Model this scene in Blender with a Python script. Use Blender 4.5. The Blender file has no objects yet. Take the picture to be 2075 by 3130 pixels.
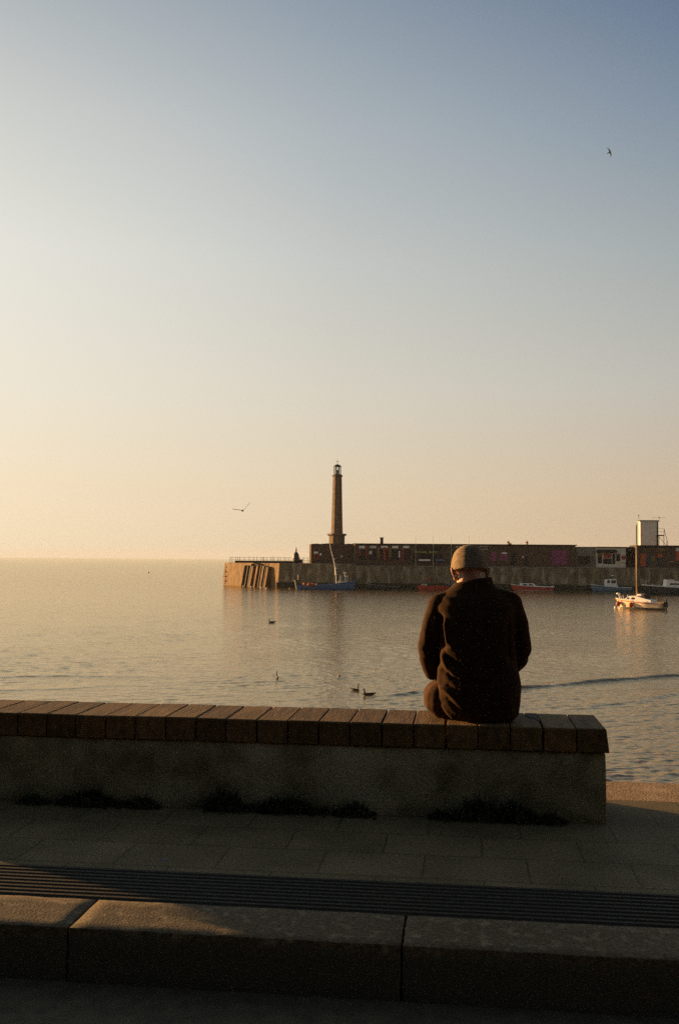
import bpy, bmesh, math, random
import numpy as np
from mathutils import Vector, Matrix, noise as mnoise
R = math.radians
rnd = random.Random(7)
sc = bpy.context.scene
col = sc.collection

# ------------------------------------------------------------------ camera and measuring helpers
F, CX, CY = 3043.0, 1037.5, 1565.0          # 35 mm lens on a 36 mm tall frame, photo is 2075 x 3130
PITCH, ROLL, HC = math.atan(145/3043), math.atan(.0074), 1.25
ZS = HC - 6.0                               # sea level, 4.75 m below the promenade (z = 0)
cam = bpy.data.cameras.new('camera'); co = bpy.data.objects.new('camera', cam); col.objects.link(co)
cam.sensor_fit = 'VERTICAL'; cam.sensor_height = 36; cam.sensor_width = 36; cam.lens = 35
cam.clip_start = .05; cam.clip_end = 60000
co.matrix_world = Matrix.Translation((0, 0, HC)) @ Matrix.Rotation(R(90)+PITCH, 4, 'X') @ Matrix.Rotation(ROLL, 4, 'Z')
sc.camera = co

def ray(x, y):
    dx, dy = x-CX, CY-y
    a = dx*math.cos(ROLL) - dy*math.sin(ROLL); b = dx*math.sin(ROLL) + dy*math.cos(ROLL)
    return Vector((a, F*math.cos(PITCH) - b*math.sin(PITCH), F*math.sin(PITCH) + b*math.cos(PITCH)))
EYE = Vector((0, 0, HC))
def on_z(x, y, z): r = ray(x, y); return EYE + r*((z-HC)/r.z)
def at_y(x, y, Y): r = ray(x, y); return EYE + r*(Y/r.y)

# ------------------------------------------------------------------ materials
MATS = {}
def mat(name, c1, c2=None, scale=4, rough=.7, bump=0, bscale=None, spec=.3, metal=0, stretch=None, detail=6, lo=.35, hi=.65, sheen=0, c3=None, s3=1, th3=.6, bdist=.02):
    """noise mottled Principled material; c3 is a second, larger blotch colour"""
    if name in MATS: return MATS[name]
    m = bpy.data.materials.new(name); m.use_nodes = True; MATS[name] = m
    nt = m.node_tree; N = nt.nodes; L = nt.links
    b = N['Principled BSDF']; b.inputs['Roughness'].default_value = rough; b.inputs['Metallic'].default_value = metal
    b.inputs['Specular IOR Level'].default_value = spec
    if sheen:
        b.inputs['Sheen Weight'].default_value = sheen; b.inputs['Sheen Roughness'].default_value = .5
        b.inputs['Sheen Tint'].default_value = (*[min(1, v*3+.1) for v in c1], 1)
    tc = N.new('ShaderNodeTexCoord'); mp = N.new('ShaderNodeMapping'); L.new(tc.outputs['Object'], mp.inputs[0])
    if stretch: mp.inputs['Scale'].default_value = stretch
    b.inputs['Base Color'].default_value = (*c1, 1)
    if c2 is not None:
        n = N.new('ShaderNodeTexNoise'); n.inputs['Scale'].default_value = scale; n.inputs['Detail'].default_value = detail
        L.new(mp.outputs[0], n.inputs['Vector'])
        r = N.new('ShaderNodeMapRange'); r.inputs[1].default_value = lo; r.inputs[2].default_value = hi; L.new(n.outputs['Fac'], r.inputs[0])
        mx = N.new('ShaderNodeMix'); mx.data_type = 'RGBA'; mx.inputs[6].default_value = (*c1, 1); mx.inputs[7].default_value = (*c2, 1)
        L.new(r.outputs[0], mx.inputs[0]); out = mx.outputs[2]
        if c3 is not None:
            n3 = N.new('ShaderNodeTexNoise'); n3.inputs['Scale'].default_value = s3; n3.inputs['Detail'].default_value = 8; L.new(mp.outputs[0], n3.inputs['Vector'])
            r3 = N.new('ShaderNodeMapRange'); r3.inputs[1].default_value = th3-.08; r3.inputs[2].default_value = th3+.08; L.new(n3.outputs['Fac'], r3.inputs[0])
            m3 = N.new('ShaderNodeMix'); m3.data_type = 'RGBA'; L.new(r3.outputs[0], m3.inputs[0]); L.new(out, m3.inputs[6]); m3.inputs[7].default_value = (*c3, 1); out = m3.outputs[2]
        L.new(out, b.inputs['Base Color'])
    if bump:
        n2 = N.new('ShaderNodeTexNoise'); n2.inputs['Scale'].default_value = bscale or scale*3; n2.inputs['Detail'].default_value = 8
        L.new(mp.outputs[0], n2.inputs['Vector'])
        bp = N.new('ShaderNodeBump'); bp.inputs['Strength'].default_value = bump; bp.inputs['Distance'].default_value = bdist
        L.new(n2.outputs['Fac'], bp.inputs['Height']); L.new(bp.outputs[0], b.inputs['Normal'])
    return m

# ------------------------------------------------------------------ mesh builder
class MB:
    def __init__(s, off=(0, 0, 0)): s.v = []; s.f = []; s.off = Vector(off)
    def add(s, vs, fs):
        n = len(s.v); s.v += [Vector(v)-s.off for v in vs]; s.f += [tuple(i+n for i in f) for f in fs]; return s
    def box(s, x0, x1, y0, y1, z0, z1):
        vs = [(x, y, z) for z in (z0, z1) for y in (y0, y1) for x in (x0, x1)]
        return s.add(vs, [(0, 2, 3, 1), (4, 5, 7, 6), (0, 1, 5, 4), (2, 6, 7, 3), (0, 4, 6, 2), (1, 3, 7, 5)])
    def prism(s, poly, z0, z1):
        n = len(poly); vs = [(x, y, z0) for x, y in poly] + [(x, y, z1) for x, y in poly]
        fs = [tuple(range(n))[::-1], tuple(range(n, 2*n))] + [(i, (i+1) % n, (i+1) % n+n, i+n) for i in range(n)]
        return s.add(vs, fs)
    def xprism(s, poly, y0, y1):               # polygon in x,z extruded along y
        n = len(poly); vs = [(x, y0, z) for x, z in poly] + [(x, y1, z) for x, z in poly]
        fs = [tuple(range(n)), tuple(range(n, 2*n))[::-1]] + [(i, i+n, (i+1) % n+n, (i+1) % n) for i in range(n)]
        return s.add(vs, fs)
    def tube(s, p0, p1, r0, r1=None, n=8):
        p0, p1 = Vector(p0), Vector(p1); r1 = r0 if r1 is None else r1
        d = (p1-p0).normalized(); a = d.orthogonal().normalized(); b = d.cross(a)
        vs = [p0 + (a*math.cos(t)+b*math.sin(t))*r0 for t in [2*math.pi*i/n for i in range(n)]] + [p1 + (a*math.cos(t)+b*math.sin(t))*r1 for t in [2*math.pi*i/n for i in range(n)]]
        return s.add(vs, [tuple(range(n))[::-1], tuple(range(n, 2*n))] + [(i, (i+1) % n, (i+1) % n+n, i+n) for i in range(n)])
    def path(s, pts, r, n=6):
        for a, b in zip(pts, pts[1:]): s.tube(a, b, r, None, n)
        return s
    def lathe(s, prof, c=(0, 0), n=16, rot=0):
        vs = []; fs = []
        for r, z in prof:
            for i in range(n):
                t = rot + 2*math.pi*i/n; vs.append((c[0]+r*math.cos(t), c[1]+r*math.sin(t), z))
        for k in range(len(prof)-1):
            for i in range(n): fs.append((k*n+i, k*n+(i+1) % n, (k+1)*n+(i+1) % n, (k+1)*n+i))
        fs.append(tuple(range(n))[::-1]); fs.append(tuple(range((len(prof)-1)*n, len(prof)*n)))
        return s.add(vs, fs)
    def ball(s, c, r, nu=14, nv=9, M=None):
        r = (r, r, r) if not hasattr(r, '__len__') else r; c = Vector(c); vs = []; fs = []
        for j in range(nv+1):
            ph = math.pi*j/nv
            for i in range(nu):
                t = 2*math.pi*i/nu; p = Vector((r[0]*math.sin(ph)*math.cos(t), r[1]*math.sin(ph)*math.sin(t), r[2]*math.cos(ph)))
                if M is not None: p = M @ p
                vs.append(c+p)
        for j in range(nv):
            for i in range(nu): fs.append((j*nu+i, (j+1)*nu+i, (j+1)*nu+(i+1) % nu, j*nu+(i+1) % nu))
        return s.add(vs, fs)
    def sweep(s, pts):                          # pts: (x,y,z,r) rounded limb
        for (a, b) in zip(pts, pts[1:]):
            A, B = Vector(a[:3]), Vector(b[:3]); n = max(2, int((B-A).length/(min(a[3], b[3])*.28)))
            for k in range(n+1):
                t = k/n; s.ball(A.lerp(B, t), a[3]+(b[3]-a[3])*t, 14, 8)
        return s
    def loft(s, rings):
        n = len(rings[0]); vs = [p for r in rings for p in r]
        fs = [(k*n+i, k*n+(i+1) % n, (k+1)*n+(i+1) % n, (k+1)*n+i) for k in range(len(rings)-1) for i in range(n)]
        fs += [tuple(range(n))[::-1], tuple(range((len(rings)-1)*n, len(rings)*n))]
        return s.add(vs, fs)
    def mesh(s, name, m, smooth=False, bevel=0, seg=2, fix=True):
        me = bpy.data.meshes.new(name); me.from_pydata([tuple(v) for v in s.v], [], s.f)
        bm = bmesh.new(); bm.from_mesh(me)
        if fix:
            bmesh.ops.remove_doubles(bm, verts=bm.verts, dist=1e-5); bmesh.ops.recalc_face_normals(bm, faces=bm.faces)
        if bevel:
            es = [e for e in bm.edges if len(e.link_faces) == 2 and e.calc_face_angle(0) > .6]
            bmesh.ops.bevel(bm, geom=es, offset=bevel, segments=seg, affect='EDGES', profile=.6, clamp_overlap=True)
        bm.to_mesh(me); bm.free(); me.materials.append(m)
        if smooth: me.polygons.foreach_set('use_smooth', [True]*len(me.polygons))
        return me
    def build(s, name, m, parent=None, smooth=False, bevel=0, seg=2, fix=True):
        o = bpy.data.objects.new(name, s.mesh(name, m, smooth, bevel, seg, fix)); col.objects.link(o)
        if parent is not None: o.parent = parent
        return o

def tag(o, label=None, cat=None, group=None, kind=None):
    if label: o['label'] = label
    if cat: o['category'] = cat
    if group: o['group'] = group
    if kind: o['kind'] = kind
    return o
def empty(name, loc, rz=0):
    o = bpy.data.objects.new(name, None); col.objects.link(o); o.location = loc; o.rotation_euler.z = rz; o.empty_display_size = .2
    return o
def copy_tree(o, parent=None):
    c = o.copy(); col.objects.link(c); c.parent = parent
    for ch in list(o.children): copy_tree(ch, c)
    return c

# ------------------------------------------------------------------ sky and sun
SUN_A, SUN_E = R(58), R(5.5)                 # azimuth left of the view direction, elevation
EXPO = 1.4; HAZE = .00006
world = bpy.data.worlds.new('World'); sc.world = world; world.use_nodes = True
def make_sky():
    N = world.node_tree.nodes; L = world.node_tree.links; bg = N['Background']
    sky = N.new('ShaderNodeTexSky'); sky.sky_type = 'NISHITA'; sky.sun_disc = False
    sky.sun_elevation = SUN_E; sky.sun_rotation = -SUN_A
    sky.altitude = 0; sky.air_density = 1.0; sky.dust_density = 3.0; sky.ozone_density = 1.0
    def lin(c): return tuple((v/255/12.92 if v < 10 else ((v/255+.055)/1.055)**2.4) for v in c)
    def node(t, **k):
        n = N.new(t)
        for a, v in k.items(): setattr(n, a, v)
        return n
    def math_(op, a, b=None):
        n = node('ShaderNodeMath', operation=op)
        for i, v in enumerate((a, b)):
            if v is None: continue
            if isinstance(v, (int, float)): n.inputs[i].default_value = v
            else: L.new(v, n.inputs[i])
        return n.outputs[0]
    def rng(v, a, b, c, d, smooth=False):
        n = node('ShaderNodeMapRange'); n.inputs[1].default_value = a; n.inputs[2].default_value = b; n.inputs[3].default_value = c; n.inputs[4].default_value = d
        if smooth: n.interpolation_type = 'SMOOTHSTEP'
        L.new(v, n.inputs[0]); return n.outputs[0]
    tc = node('ShaderNodeTexCoord'); sp = node('ShaderNodeSeparateXYZ'); L.new(tc.outputs['Generated'], sp.inputs[0])
    x, y, z = sp.outputs
    d = math_('ADD', math_('MULTIPLY', x, -math.sin(SUN_A)), math_('MULTIPLY', y, math.cos(SUN_A)))
    ln = math_('SQRT', math_('ADD', math_('MULTIPLY', x, x), math_('MULTIPLY', y, y)))
    c = math_('DIVIDE', d, math_('MAXIMUM', ln, .4))
    pos = [.0065, .069, .166, .289, .402, .499, .85]
    SUNWARD = [(245,225,191), (243,225,195), (236,229,212), (228,227,218), (204,206,202), (170,178,183), (70,84,104)]
    MIDDLE = [(224,202,168), (225,206,177), (214,208,193), (196,199,195), (171,180,185), (140,154,168), (60,74,92)]
    AWAY = [(201,176,144), (203,182,155), (190,187,178), (164,172,173), (130,146,162), (96,116,143), (50,62,78)]
    def ramp(cols):
        n = node('ShaderNodeValToRGB'); e = n.color_ramp.elements
        while len(e) < len(cols): e.new(.5)
        for i, (p, cc) in enumerate(zip(pos, cols)): e[i].position = p; e[i].color = (*lin(cc), 1)
        L.new(z, n.inputs[0]); return n.outputs[0]
    def mix(f, a, b, bt='MIX'):
        n = node('ShaderNodeMix', data_type='RGBA', blend_type=bt)
        if isinstance(f, (int, float)): n.inputs[0].default_value = f
        else: L.new(f, n.inputs[0])
        L.new(a, n.inputs[6]); L.new(b, n.inputs[7]); return n.outputs[2]
    cA, cM, cL = math.cos(SUN_A+R(19)), math.cos(SUN_A), math.cos(SUN_A-R(19))
    colr = mix(rng(c, cM, cL, 0, 1), mix(rng(c, cA, cM, 0, 1), ramp(AWAY), ramp(MIDDLE)), ramp(SUNWARD))
    gain = math_('MULTIPLY', rng(c, cL, 1, 1, 1.5), rng(c, -.65, cA, .65, 1, True))
    sc_ = node('ShaderNodeVectorMath', operation='SCALE'); L.new(colr, sc_.inputs[0]); L.new(math_('MULTIPLY', gain, 10.0*.5**EXPO), sc_.inputs['Scale'])
    out = mix(.04, sc_.outputs[0], sky.outputs[0])
    L.new(out, bg.inputs['Color']); bg.inputs['Strength'].default_value = .1
make_sky()
sun = bpy.data.lights.new('sun', 'SUN'); so = bpy.data.objects.new('sun', sun); col.objects.link(so)
sun.energy = 5.0; sun.angle = R(.6); sun.color = (1, .56, .22)
sd = Vector((-math.sin(SUN_A)*math.cos(SUN_E), math.cos(SUN_A)*math.cos(SUN_E), math.sin(SUN_E)))
so.rotation_euler = sd.to_track_quat('Z', 'Y').to_euler(); so.location = sd*50
sc.view_settings.view_transform = 'Standard'; sc.view_settings.look = 'None'; sc.view_settings.exposure = EXPO; sc.view_settings.gamma = 1
sc.cycles.use_denoising = False
sc.cycles.max_bounces = 6; sc.cycles.volume_bounces = 0

# ================================================================== THE SEA
def make_sea():
    ys = [3.0]
    while ys[-1] < 26: ys.append(ys[-1]*1.02)
    while ys[-1] < 130: ys.append(ys[-1]*1.0026)
    while ys[-1] < 500: ys.append(ys[-1]*1.012)
    while ys[-1] < 12000: ys.append(ys[-1]*1.07)
    ys = np.array(ys); nc = 760
    t = np.linspace(-1, 1, nc)
    Y = np.repeat(ys[:, None], nc, 1); X = t[None, :]*(Y*.52+6)
    far = np.abs(t) > .97                       # spread the outer columns so the sea reaches the horizon sideways as well
    X = np.where(far[None, :], X + np.sign(t)[None, :]*((np.abs(t)-.97)/.03)[None, :]**2*(Y*1.2+60), X)
    Z = np.zeros_like(X)
    rg = np.random.default_rng(3)
    dy = np.gradient(ys)[:, None]; dx = (Y*1.04+12)/nc
    for i in range(72):
        lam = .24*(5.5**(rg.random()**1.3))      # .24 .. 1.3 m
        th = R(102) + rg.normal()*.62            # waves run towards the shore, crests rise a little to the right
        k = 2*math.pi/lam; amp = .0020*lam*(.5+rg.random())
        fade = np.clip((lam/np.maximum(dy*abs(math.sin(th))+dx*abs(math.cos(th)), 1e-6)-2.2)/1.8, 0, 1)
        Z += amp*fade*np.sin(k*(X*math.cos(th)+Y*math.sin(th))+rg.random()*6.28)
    Z *= .85+.45*np.sin(X*.21+Y*.13+1)*np.sin(Y*.17-X*.05)+.2*np.sin(X*.5-Y*.31)      # wind patches
    Z *= 1+.8*np.clip((58-Y)/30, 0, 1)          # the ripples steepen over the shallows
    # low swells rolling in: (start, end, height, width)
    def ridge(p, q, h, w, wob):
        p = np.array(p); q = np.array(q); d = q-p; Lr = np.hypot(*d); d = d/Lr; n = np.array((-d[1], d[0]))
        a = (X-p[0])*d[0]+(Y-p[1])*d[1]; b = (X-p[0])*n[0]+(Y-p[1])*n[1]
        b = b + wob*np.sin(a*.45)+wob*.5*np.sin(a*1.3+1)
        env = np.clip(a/2.5, 0, 1)*np.clip((Lr-a)/3, 0, 1)*(.75+.25*np.sin(a*.9+.5)*np.sin(a*.31))
        w2 = np.where(b < 0, w*.55, w*1.6)       # steep on the shore side
        return h*env*np.exp(-(b/w2)**2)
    def q(x, y): v = on_z(x, y, ZS); return (v.x, v.y)
    Z += ridge(q(1120, 2136), q(1420, 2098), .10, .42, .10)
    Z += ridge(q(1450, 2112), q(2400, 2043), .15, .42, .14)
    Z += ridge(q(1700, 2172), q(2150, 2112), .07, .6, .15)
    Z += ridge(q(-300, 2062), q(560, 2072), .05, .6, .2)
    Z += ridge(q(-200, 2118), q(420, 2095), .05, .5, .2)
    Z += ridge(q(850, 2048), q(1250, 2020), .04, .6, .2)
    V = np.stack([X, Y, Z+ZS], -1).reshape(-1, 3)
    nr = len(ys); idx = np.arange(nr*nc).reshape(nr, nc)
    Fq = np.stack([idx[:-1, :-1], idx[:-1, 1:], idx[1:, 1:], idx[1:, :-1]], -1).reshape(-1, 4)
    me = bpy.data.meshes.new('sea'); me.vertices.add(len(V)); me.vertices.foreach_set('co', V.ravel())
    me.loops.add(Fq.size); me.loops.foreach_set('vertex_index', Fq.ravel())
    me.polygons.add(len(Fq)); me.polygons.foreach_set('loop_start', np.arange(0, Fq.size, 4)); me.polygons.foreach_set('loop_total', np.full(len(Fq), 4))
    me.update(); me.polygons.foreach_set('use_smooth', np.ones(len(Fq), bool))
    m = bpy.data.materials.new('sea_water'); m.use_nodes = True; N = m.node_tree.nodes; L = m.node_tree.links
    N.remove(N['Principled BSDF'])                # turbid water: brown body colour under a slightly warm surface film, mixed by Fresnel
    df = N.new('ShaderNodeBsdfDiffuse'); df.inputs['Color'].default_value = (.19, .118, .045, 1)
    gl = N.new('ShaderNodeBsdfGlossy'); gl.inputs['Color'].default_value = (1, .905, .72, 1); gl.inputs['Roughness'].default_value = .1
    fr = N.new('ShaderNodeFresnel'); fr.inputs['IOR'].default_value = 1.55
    ms = N.new('ShaderNodeMixShader'); L.new(fr.outputs[0], ms.inputs[0]); L.new(df.outputs[0], ms.inputs[1]); L.new(gl.outputs[0], ms.inputs[2]); L.new(ms.outputs[0], N['Material Output'].inputs['Surface'])
    tc = N.new('ShaderNodeTexCoord'); mp = N.new('ShaderNodeMapping'); mp.inputs['Rotation'].default_value[2] = R(-14); mp.inputs['Scale'].default_value = (.55, 1, 1)
    L.new(tc.outputs['Object'], mp.inputs[0])
    hs = []
    for s, a in ((4.4, .042), (11.0, .012), (1.0, .08)):
        n = N.new('ShaderNodeTexNoise'); n.inputs['Scale'].default_value = s; n.inputs['Detail'].default_value = 3; L.new(mp.outputs[0], n.inputs['Vector'])
        k = N.new('ShaderNodeMath'); k.operation = 'MULTIPLY'; k.inputs[1].default_value = a; L.new(n.outputs['Fac'], k.inputs[0]); hs.append(k)
    a1 = N.new('ShaderNodeMath'); L.new(hs[0].outputs[0], a1.inputs[0]); L.new(hs[1].outputs[0], a1.inputs[1])
    a2 = N.new('ShaderNodeMath'); L.new(a1.outputs[0], a2.inputs[0]); L.new(hs[2].outputs[0], a2.inputs[1])
    bp = N.new('ShaderNodeBump'); bp.inputs['Strength'].default_value = 1; bp.inputs['Distance'].default_value = 1.0
    sp = N.new('ShaderNodeSeparateXYZ'); L.new(tc.outputs['Object'], sp.inputs[0])     # choppier further out, calmer under the shore
    mr = N.new('ShaderNodeMapRange'); mr.inputs[1].default_value = 45; mr.inputs[2].default_value = 220; mr.inputs[3].default_value = .75; mr.inputs[4].default_value = 1.1; L.new(sp.outputs[1], mr.inputs[0]); L.new(mr.outputs[0], bp.inputs['Strength'])
    L.new(a2.outputs[0], bp.inputs['Height'])
    for q_ in (df, gl, fr): L.new(bp.outputs[0], q_.inputs['Normal'])
    me.materials.append(m)
    o = bpy.data.objects.new('sea', me); col.objects.link(o); tag(o, kind='structure')
make_sea()

# ================================================================== PROMENADE AND BENCH (bench frame: +x along the bench, +y out to sea)
TH = math.atan(.122)
B0 = at_y(1855, 2508, 4.80); B0.z = 0
MBF = Matrix.Translation(B0) @ Matrix.Rotation(-TH, 4, 'Z')
MBI = MBF.inverted()
def bf(o): o.matrix_world = MBF @ o.matrix_world; return o
def bpix(x, y, z=0): return MBI @ on_z(x, y, z)

def brick_mat(name, c1, c2, mortar, sx, sy, gap, rough=.8):
    m = bpy.data.materials.new(name); m.use_nodes = True; N = m.node_tree.nodes; L = m.node_tree.links; b = N['Principled BSDF']
    b.inputs['Roughness'].default_value = rough; b.inputs['Specular IOR Level'].default_value = .15
    tc = N.new('ShaderNodeTexCoord'); br = N.new('ShaderNodeTexBrick'); L.new(tc.outputs['Object'], br.inputs['Vector'])
    br.inputs['Color1'].default_value = (*c1, 1); br.inputs['Color2'].default_value = (*c2, 1); br.inputs['Mortar'].default_value = (*mortar, 1)
    br.inputs['Scale'].default_value = 1; br.inputs['Brick Width'].default_value = sx; br.inputs['Row Height'].default_value = sy; br.inputs['Mortar Size'].default_value = gap
    br.offset = .43; br.inputs['Mortar Smooth'].default_value = .3
    n = N.new('ShaderNodeTexNoise'); n.inputs['Scale'].default_value = 90; n.inputs['Detail'].default_value = 5; L.new(tc.outputs['Object'], n.inputs['Vector'])
    n2 = N.new('ShaderNodeTexNoise'); n2.inputs['Scale'].default_value = 2.2; n2.inputs['Detail'].default_value = 6; L.new(tc.outputs['Object'], n2.inputs['Vector'])
    mr = N.new('ShaderNodeMapRange'); mr.inputs[1].default_value = .3; mr.inputs[2].default_value = .7; mr.inputs[3].default_value = .55; mr.inputs[4].default_value = 1.35; L.new(n.outputs['Fac'], mr.inputs[0])
    mr2 = N.new('ShaderNodeMapRange'); mr2.inputs[1].default_value = .3; mr2.inputs[2].default_value = .7; mr2.inputs[3].default_value = .65; mr2.inputs[4].default_value = 1.25; L.new(n2.outputs['Fac'], mr2.inputs[0])
    mm = N.new('ShaderNodeMath'); mm.operation = 'MULTIPLY'; L.new(mr.outputs[0], mm.inputs[0]); L.new(mr2.outputs[0], mm.inputs[1])
    vm = N.new('ShaderNodeVectorMath'); vm.operation = 'SCALE'; L.new(br.outputs['Color'], vm.inputs[0]); L.new(mm.outputs[0], vm.inputs['Scale']); L.new(vm.outputs[0], b.inputs['Base Color'])
    ad = N.new('ShaderNodeMath'); ad.operation = 'MULTIPLY_ADD'; ad.inputs[1].default_value = .25; L.new(n.outputs['Fac'], ad.inputs[0])
    iv = N.new('ShaderNodeMath'); iv.operation = 'SUBTRACT'; iv.inputs[0].default_value = 1; L.new(br.outputs['Fac'], iv.inputs[1]); L.new(iv.outputs[0], ad.inputs[2])
    bp = N.new('ShaderNodeBump'); bp.inputs['Strength'].default_value = .4; bp.inputs['Distance'].default_value = .006; L.new(ad.outputs[0], bp.inputs['Height']); L.new(bp.outputs[0], b.inputs['Normal'])
    return m
m_pave = brick_mat('paving_slabs', (.185, .146, .072), (.215, .172, .086), (.125, .10, .05), .42, .31, .006)
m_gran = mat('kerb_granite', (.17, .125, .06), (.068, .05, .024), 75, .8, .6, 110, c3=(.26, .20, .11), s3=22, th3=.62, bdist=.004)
m_conc = mat('bench_concrete', (.36, .322, .17), (.185, .165, .085), 7, .85, .7, 60, c3=(.48, .45, .27), s3=2.2, th3=.56, bdist=.008)
m_tact = mat('tactile_stone', (.050, .042, .025), (.032, .027, .016), 30, .75, .4, 90, bdist=.003)
m_step = mat('step_concrete', (.14, .12, .065), (.095, .08, .044), 12, .85, .6, 80, bdist=.006)

def darken_riser(m):
    """mixes a darker tone over the riser of the kerb in ragged patches"""
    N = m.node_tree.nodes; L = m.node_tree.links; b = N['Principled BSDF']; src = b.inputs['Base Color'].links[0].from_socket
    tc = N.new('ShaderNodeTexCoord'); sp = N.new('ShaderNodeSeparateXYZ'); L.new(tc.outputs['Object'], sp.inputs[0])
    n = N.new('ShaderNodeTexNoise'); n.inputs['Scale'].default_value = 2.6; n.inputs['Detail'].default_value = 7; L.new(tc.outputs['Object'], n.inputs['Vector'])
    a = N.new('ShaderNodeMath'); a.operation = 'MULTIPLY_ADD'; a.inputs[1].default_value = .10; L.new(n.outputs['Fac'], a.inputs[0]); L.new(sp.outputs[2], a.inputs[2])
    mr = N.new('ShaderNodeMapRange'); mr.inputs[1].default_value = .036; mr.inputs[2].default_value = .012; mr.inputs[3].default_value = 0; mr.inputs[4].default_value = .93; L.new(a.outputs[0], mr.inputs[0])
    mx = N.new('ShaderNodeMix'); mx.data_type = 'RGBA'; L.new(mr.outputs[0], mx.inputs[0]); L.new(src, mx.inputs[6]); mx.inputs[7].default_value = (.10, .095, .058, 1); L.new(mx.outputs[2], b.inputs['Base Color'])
darken_riser(m_gran)  # kerb colour turns darker from the top edge down
KF, KB, TF, EDGE = -1.624, -1.335, -.985, .955    # kerb front, kerb back, tactile back, sea edge, measured out from the bench face
o = MB()
o.box(-60, 60, TF, .50, -5.3, 0)
bf(o.build('promenade', m_pave)); tag(bpy.data.objects['promenade'], kind='structure')
m_lit_strip = mat('lit_strip_paving', (.42, .27, .13), (.28, .18, .085), 25, .85, .7, 70, c3=(.5, .34, .18), s3=4, th3=.6, bdist=.006)  # paving made paler and more orange here to paint in the sunlit strip
o = MB(); o.box(-60, 60, .504, EDGE, -5.3, .0)
bf(o.build('promenade_edge', m_lit_strip)); tag(bpy.data.objects['promenade_edge'], kind='structure')
# ribbed strip
prof = [(KB, -.2), (KB, -.006)]
nr = 9; pitch = (TF-KB)/nr
for i in range(nr):
    y = KB + i*pitch
    prof += [(y+pitch*.22, -.004), (y+pitch*.40, .002), (y+pitch*.80, .002), (y+pitch*.98, -.004)]
prof += [(TF, -.006), (TF, -.2)]
o = MB(); n = len(prof)
o.add([(-60, y, z) for y, z in prof] + [(60, y, z) for y, z in prof], [(i, i+1, i+1+n, i+n) for i in range(n-1)])
bf(o.build('tactile_paving', m_tact)); tag(bpy.data.objects['tactile_paving'], kind='structure')

def rough_block(mb_box, name, m, parent=None, bevel=.014, amp=.004, cell=.035, freq=14, seed=0):
    """a block cut into small cells, its arrises rounded and nibbled"""
    x0, x1, y0, y1, z0, z1 = mb_box
    def lin(a, b): k = max(3, int(round((b-a)/cell))); return [a+(b-a)*i/k for i in range(k+1)]
    xs, ys, zs = lin(x0, x1), lin(y0, y1), lin(z0, z1)
    for arr in (xs, ys, zs): arr[1] = arr[0]+bevel*.5; arr[-2] = arr[-1]-bevel*.5
    bm = bmesh.new(); cache = {}
    def vert(p):
        k = tuple(round(c, 5) for c in p)
        if k not in cache: cache[k] = bm.verts.new(p)
        return cache[k]
    def face(A, Bq, fn):
        for i in range(len(A)-1):
            for j in range(len(Bq)-1):
                try: bm.faces.new([vert(fn(A[i], Bq[j])), vert(fn(A[i+1], Bq[j])), vert(fn(A[i+1], Bq[j+1])), vert(fn(A[i], Bq[j+1]))])
                except ValueError: pass
    for z in (z0, z1): face(xs, ys, lambda a, b, z=z: (a, b, z))
    for y in (y0, y1): face(xs, zs, lambda a, b, y=y: (a, y, b))
    for x in (x0, x1): face(ys, zs, lambda a, b, x=x: (x, a, b))
    bmesh.ops.recalc_face_normals(bm, faces=bm.faces)
    lo = Vector((x0, y0, z0)); hi = Vector((x1, y1, z1))
    for v in bm.verts:
        p = v.co.copy(); q = p.copy()
        rb = bevel*(1+.9*mnoise.noise(p*freq*.5+Vector((seed, 3, 1))))
        for a in range(3): q[a] = min(max(p[a], lo[a]+rb), hi[a]-rb)
        d = p-q
        if d.length > 1e-6: v.co = q + d.normalized()*rb
        nn = mnoise.noise_vector(p*freq+Vector((seed*7, 0, 0)))*amp + mnoise.noise_vector(p*freq*3)*amp*.5
        v.co += nn
    me = bpy.data.meshes.new(name); bm.to_mesh(me); bm.free(); me.materials.append(m)
    me.polygons.foreach_set('use_smooth', [True]*len(me.polygons))
    ob = bpy.data.objects.new(name, me); col.objects.link(ob)
    if parent is not None: ob.parent = parent
    return ob
j1 = (bpix(317, 2733).x + bpix(238, 2806).x)/2; j2 = (bpix(1250, 2780).x + bpix(1224, 2865).x)/2
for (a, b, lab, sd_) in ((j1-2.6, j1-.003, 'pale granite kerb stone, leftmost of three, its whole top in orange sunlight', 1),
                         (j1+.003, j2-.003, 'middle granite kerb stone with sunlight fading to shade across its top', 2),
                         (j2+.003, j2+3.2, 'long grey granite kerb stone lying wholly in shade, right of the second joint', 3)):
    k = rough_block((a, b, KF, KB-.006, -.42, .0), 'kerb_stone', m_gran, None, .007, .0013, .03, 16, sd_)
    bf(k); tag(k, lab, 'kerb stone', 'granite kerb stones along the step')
# steps down to the lower pavement, where the photographer stands
o = MB()
o.prism([(-60, KF-.36), (60, KF-.36), (60, KF+.02), (-60, KF+.02)], -1, -.18)
o.prism([(-60, KF-.72), (60, KF-.72), (60, KF-.362), (-60, KF-.362)], -1, -.36)
bf(o.build('steps', m_step, bevel=.008)); tag(bpy.data.objects['steps'], kind='structure')
o = MB(); o.box(-60, 60, KF-14, KF-.724, -1, -.5)
bf(o.build('lower_pavement', m_step)); tag(bpy.data.objects['lower_pavement'], kind='structure')

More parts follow.
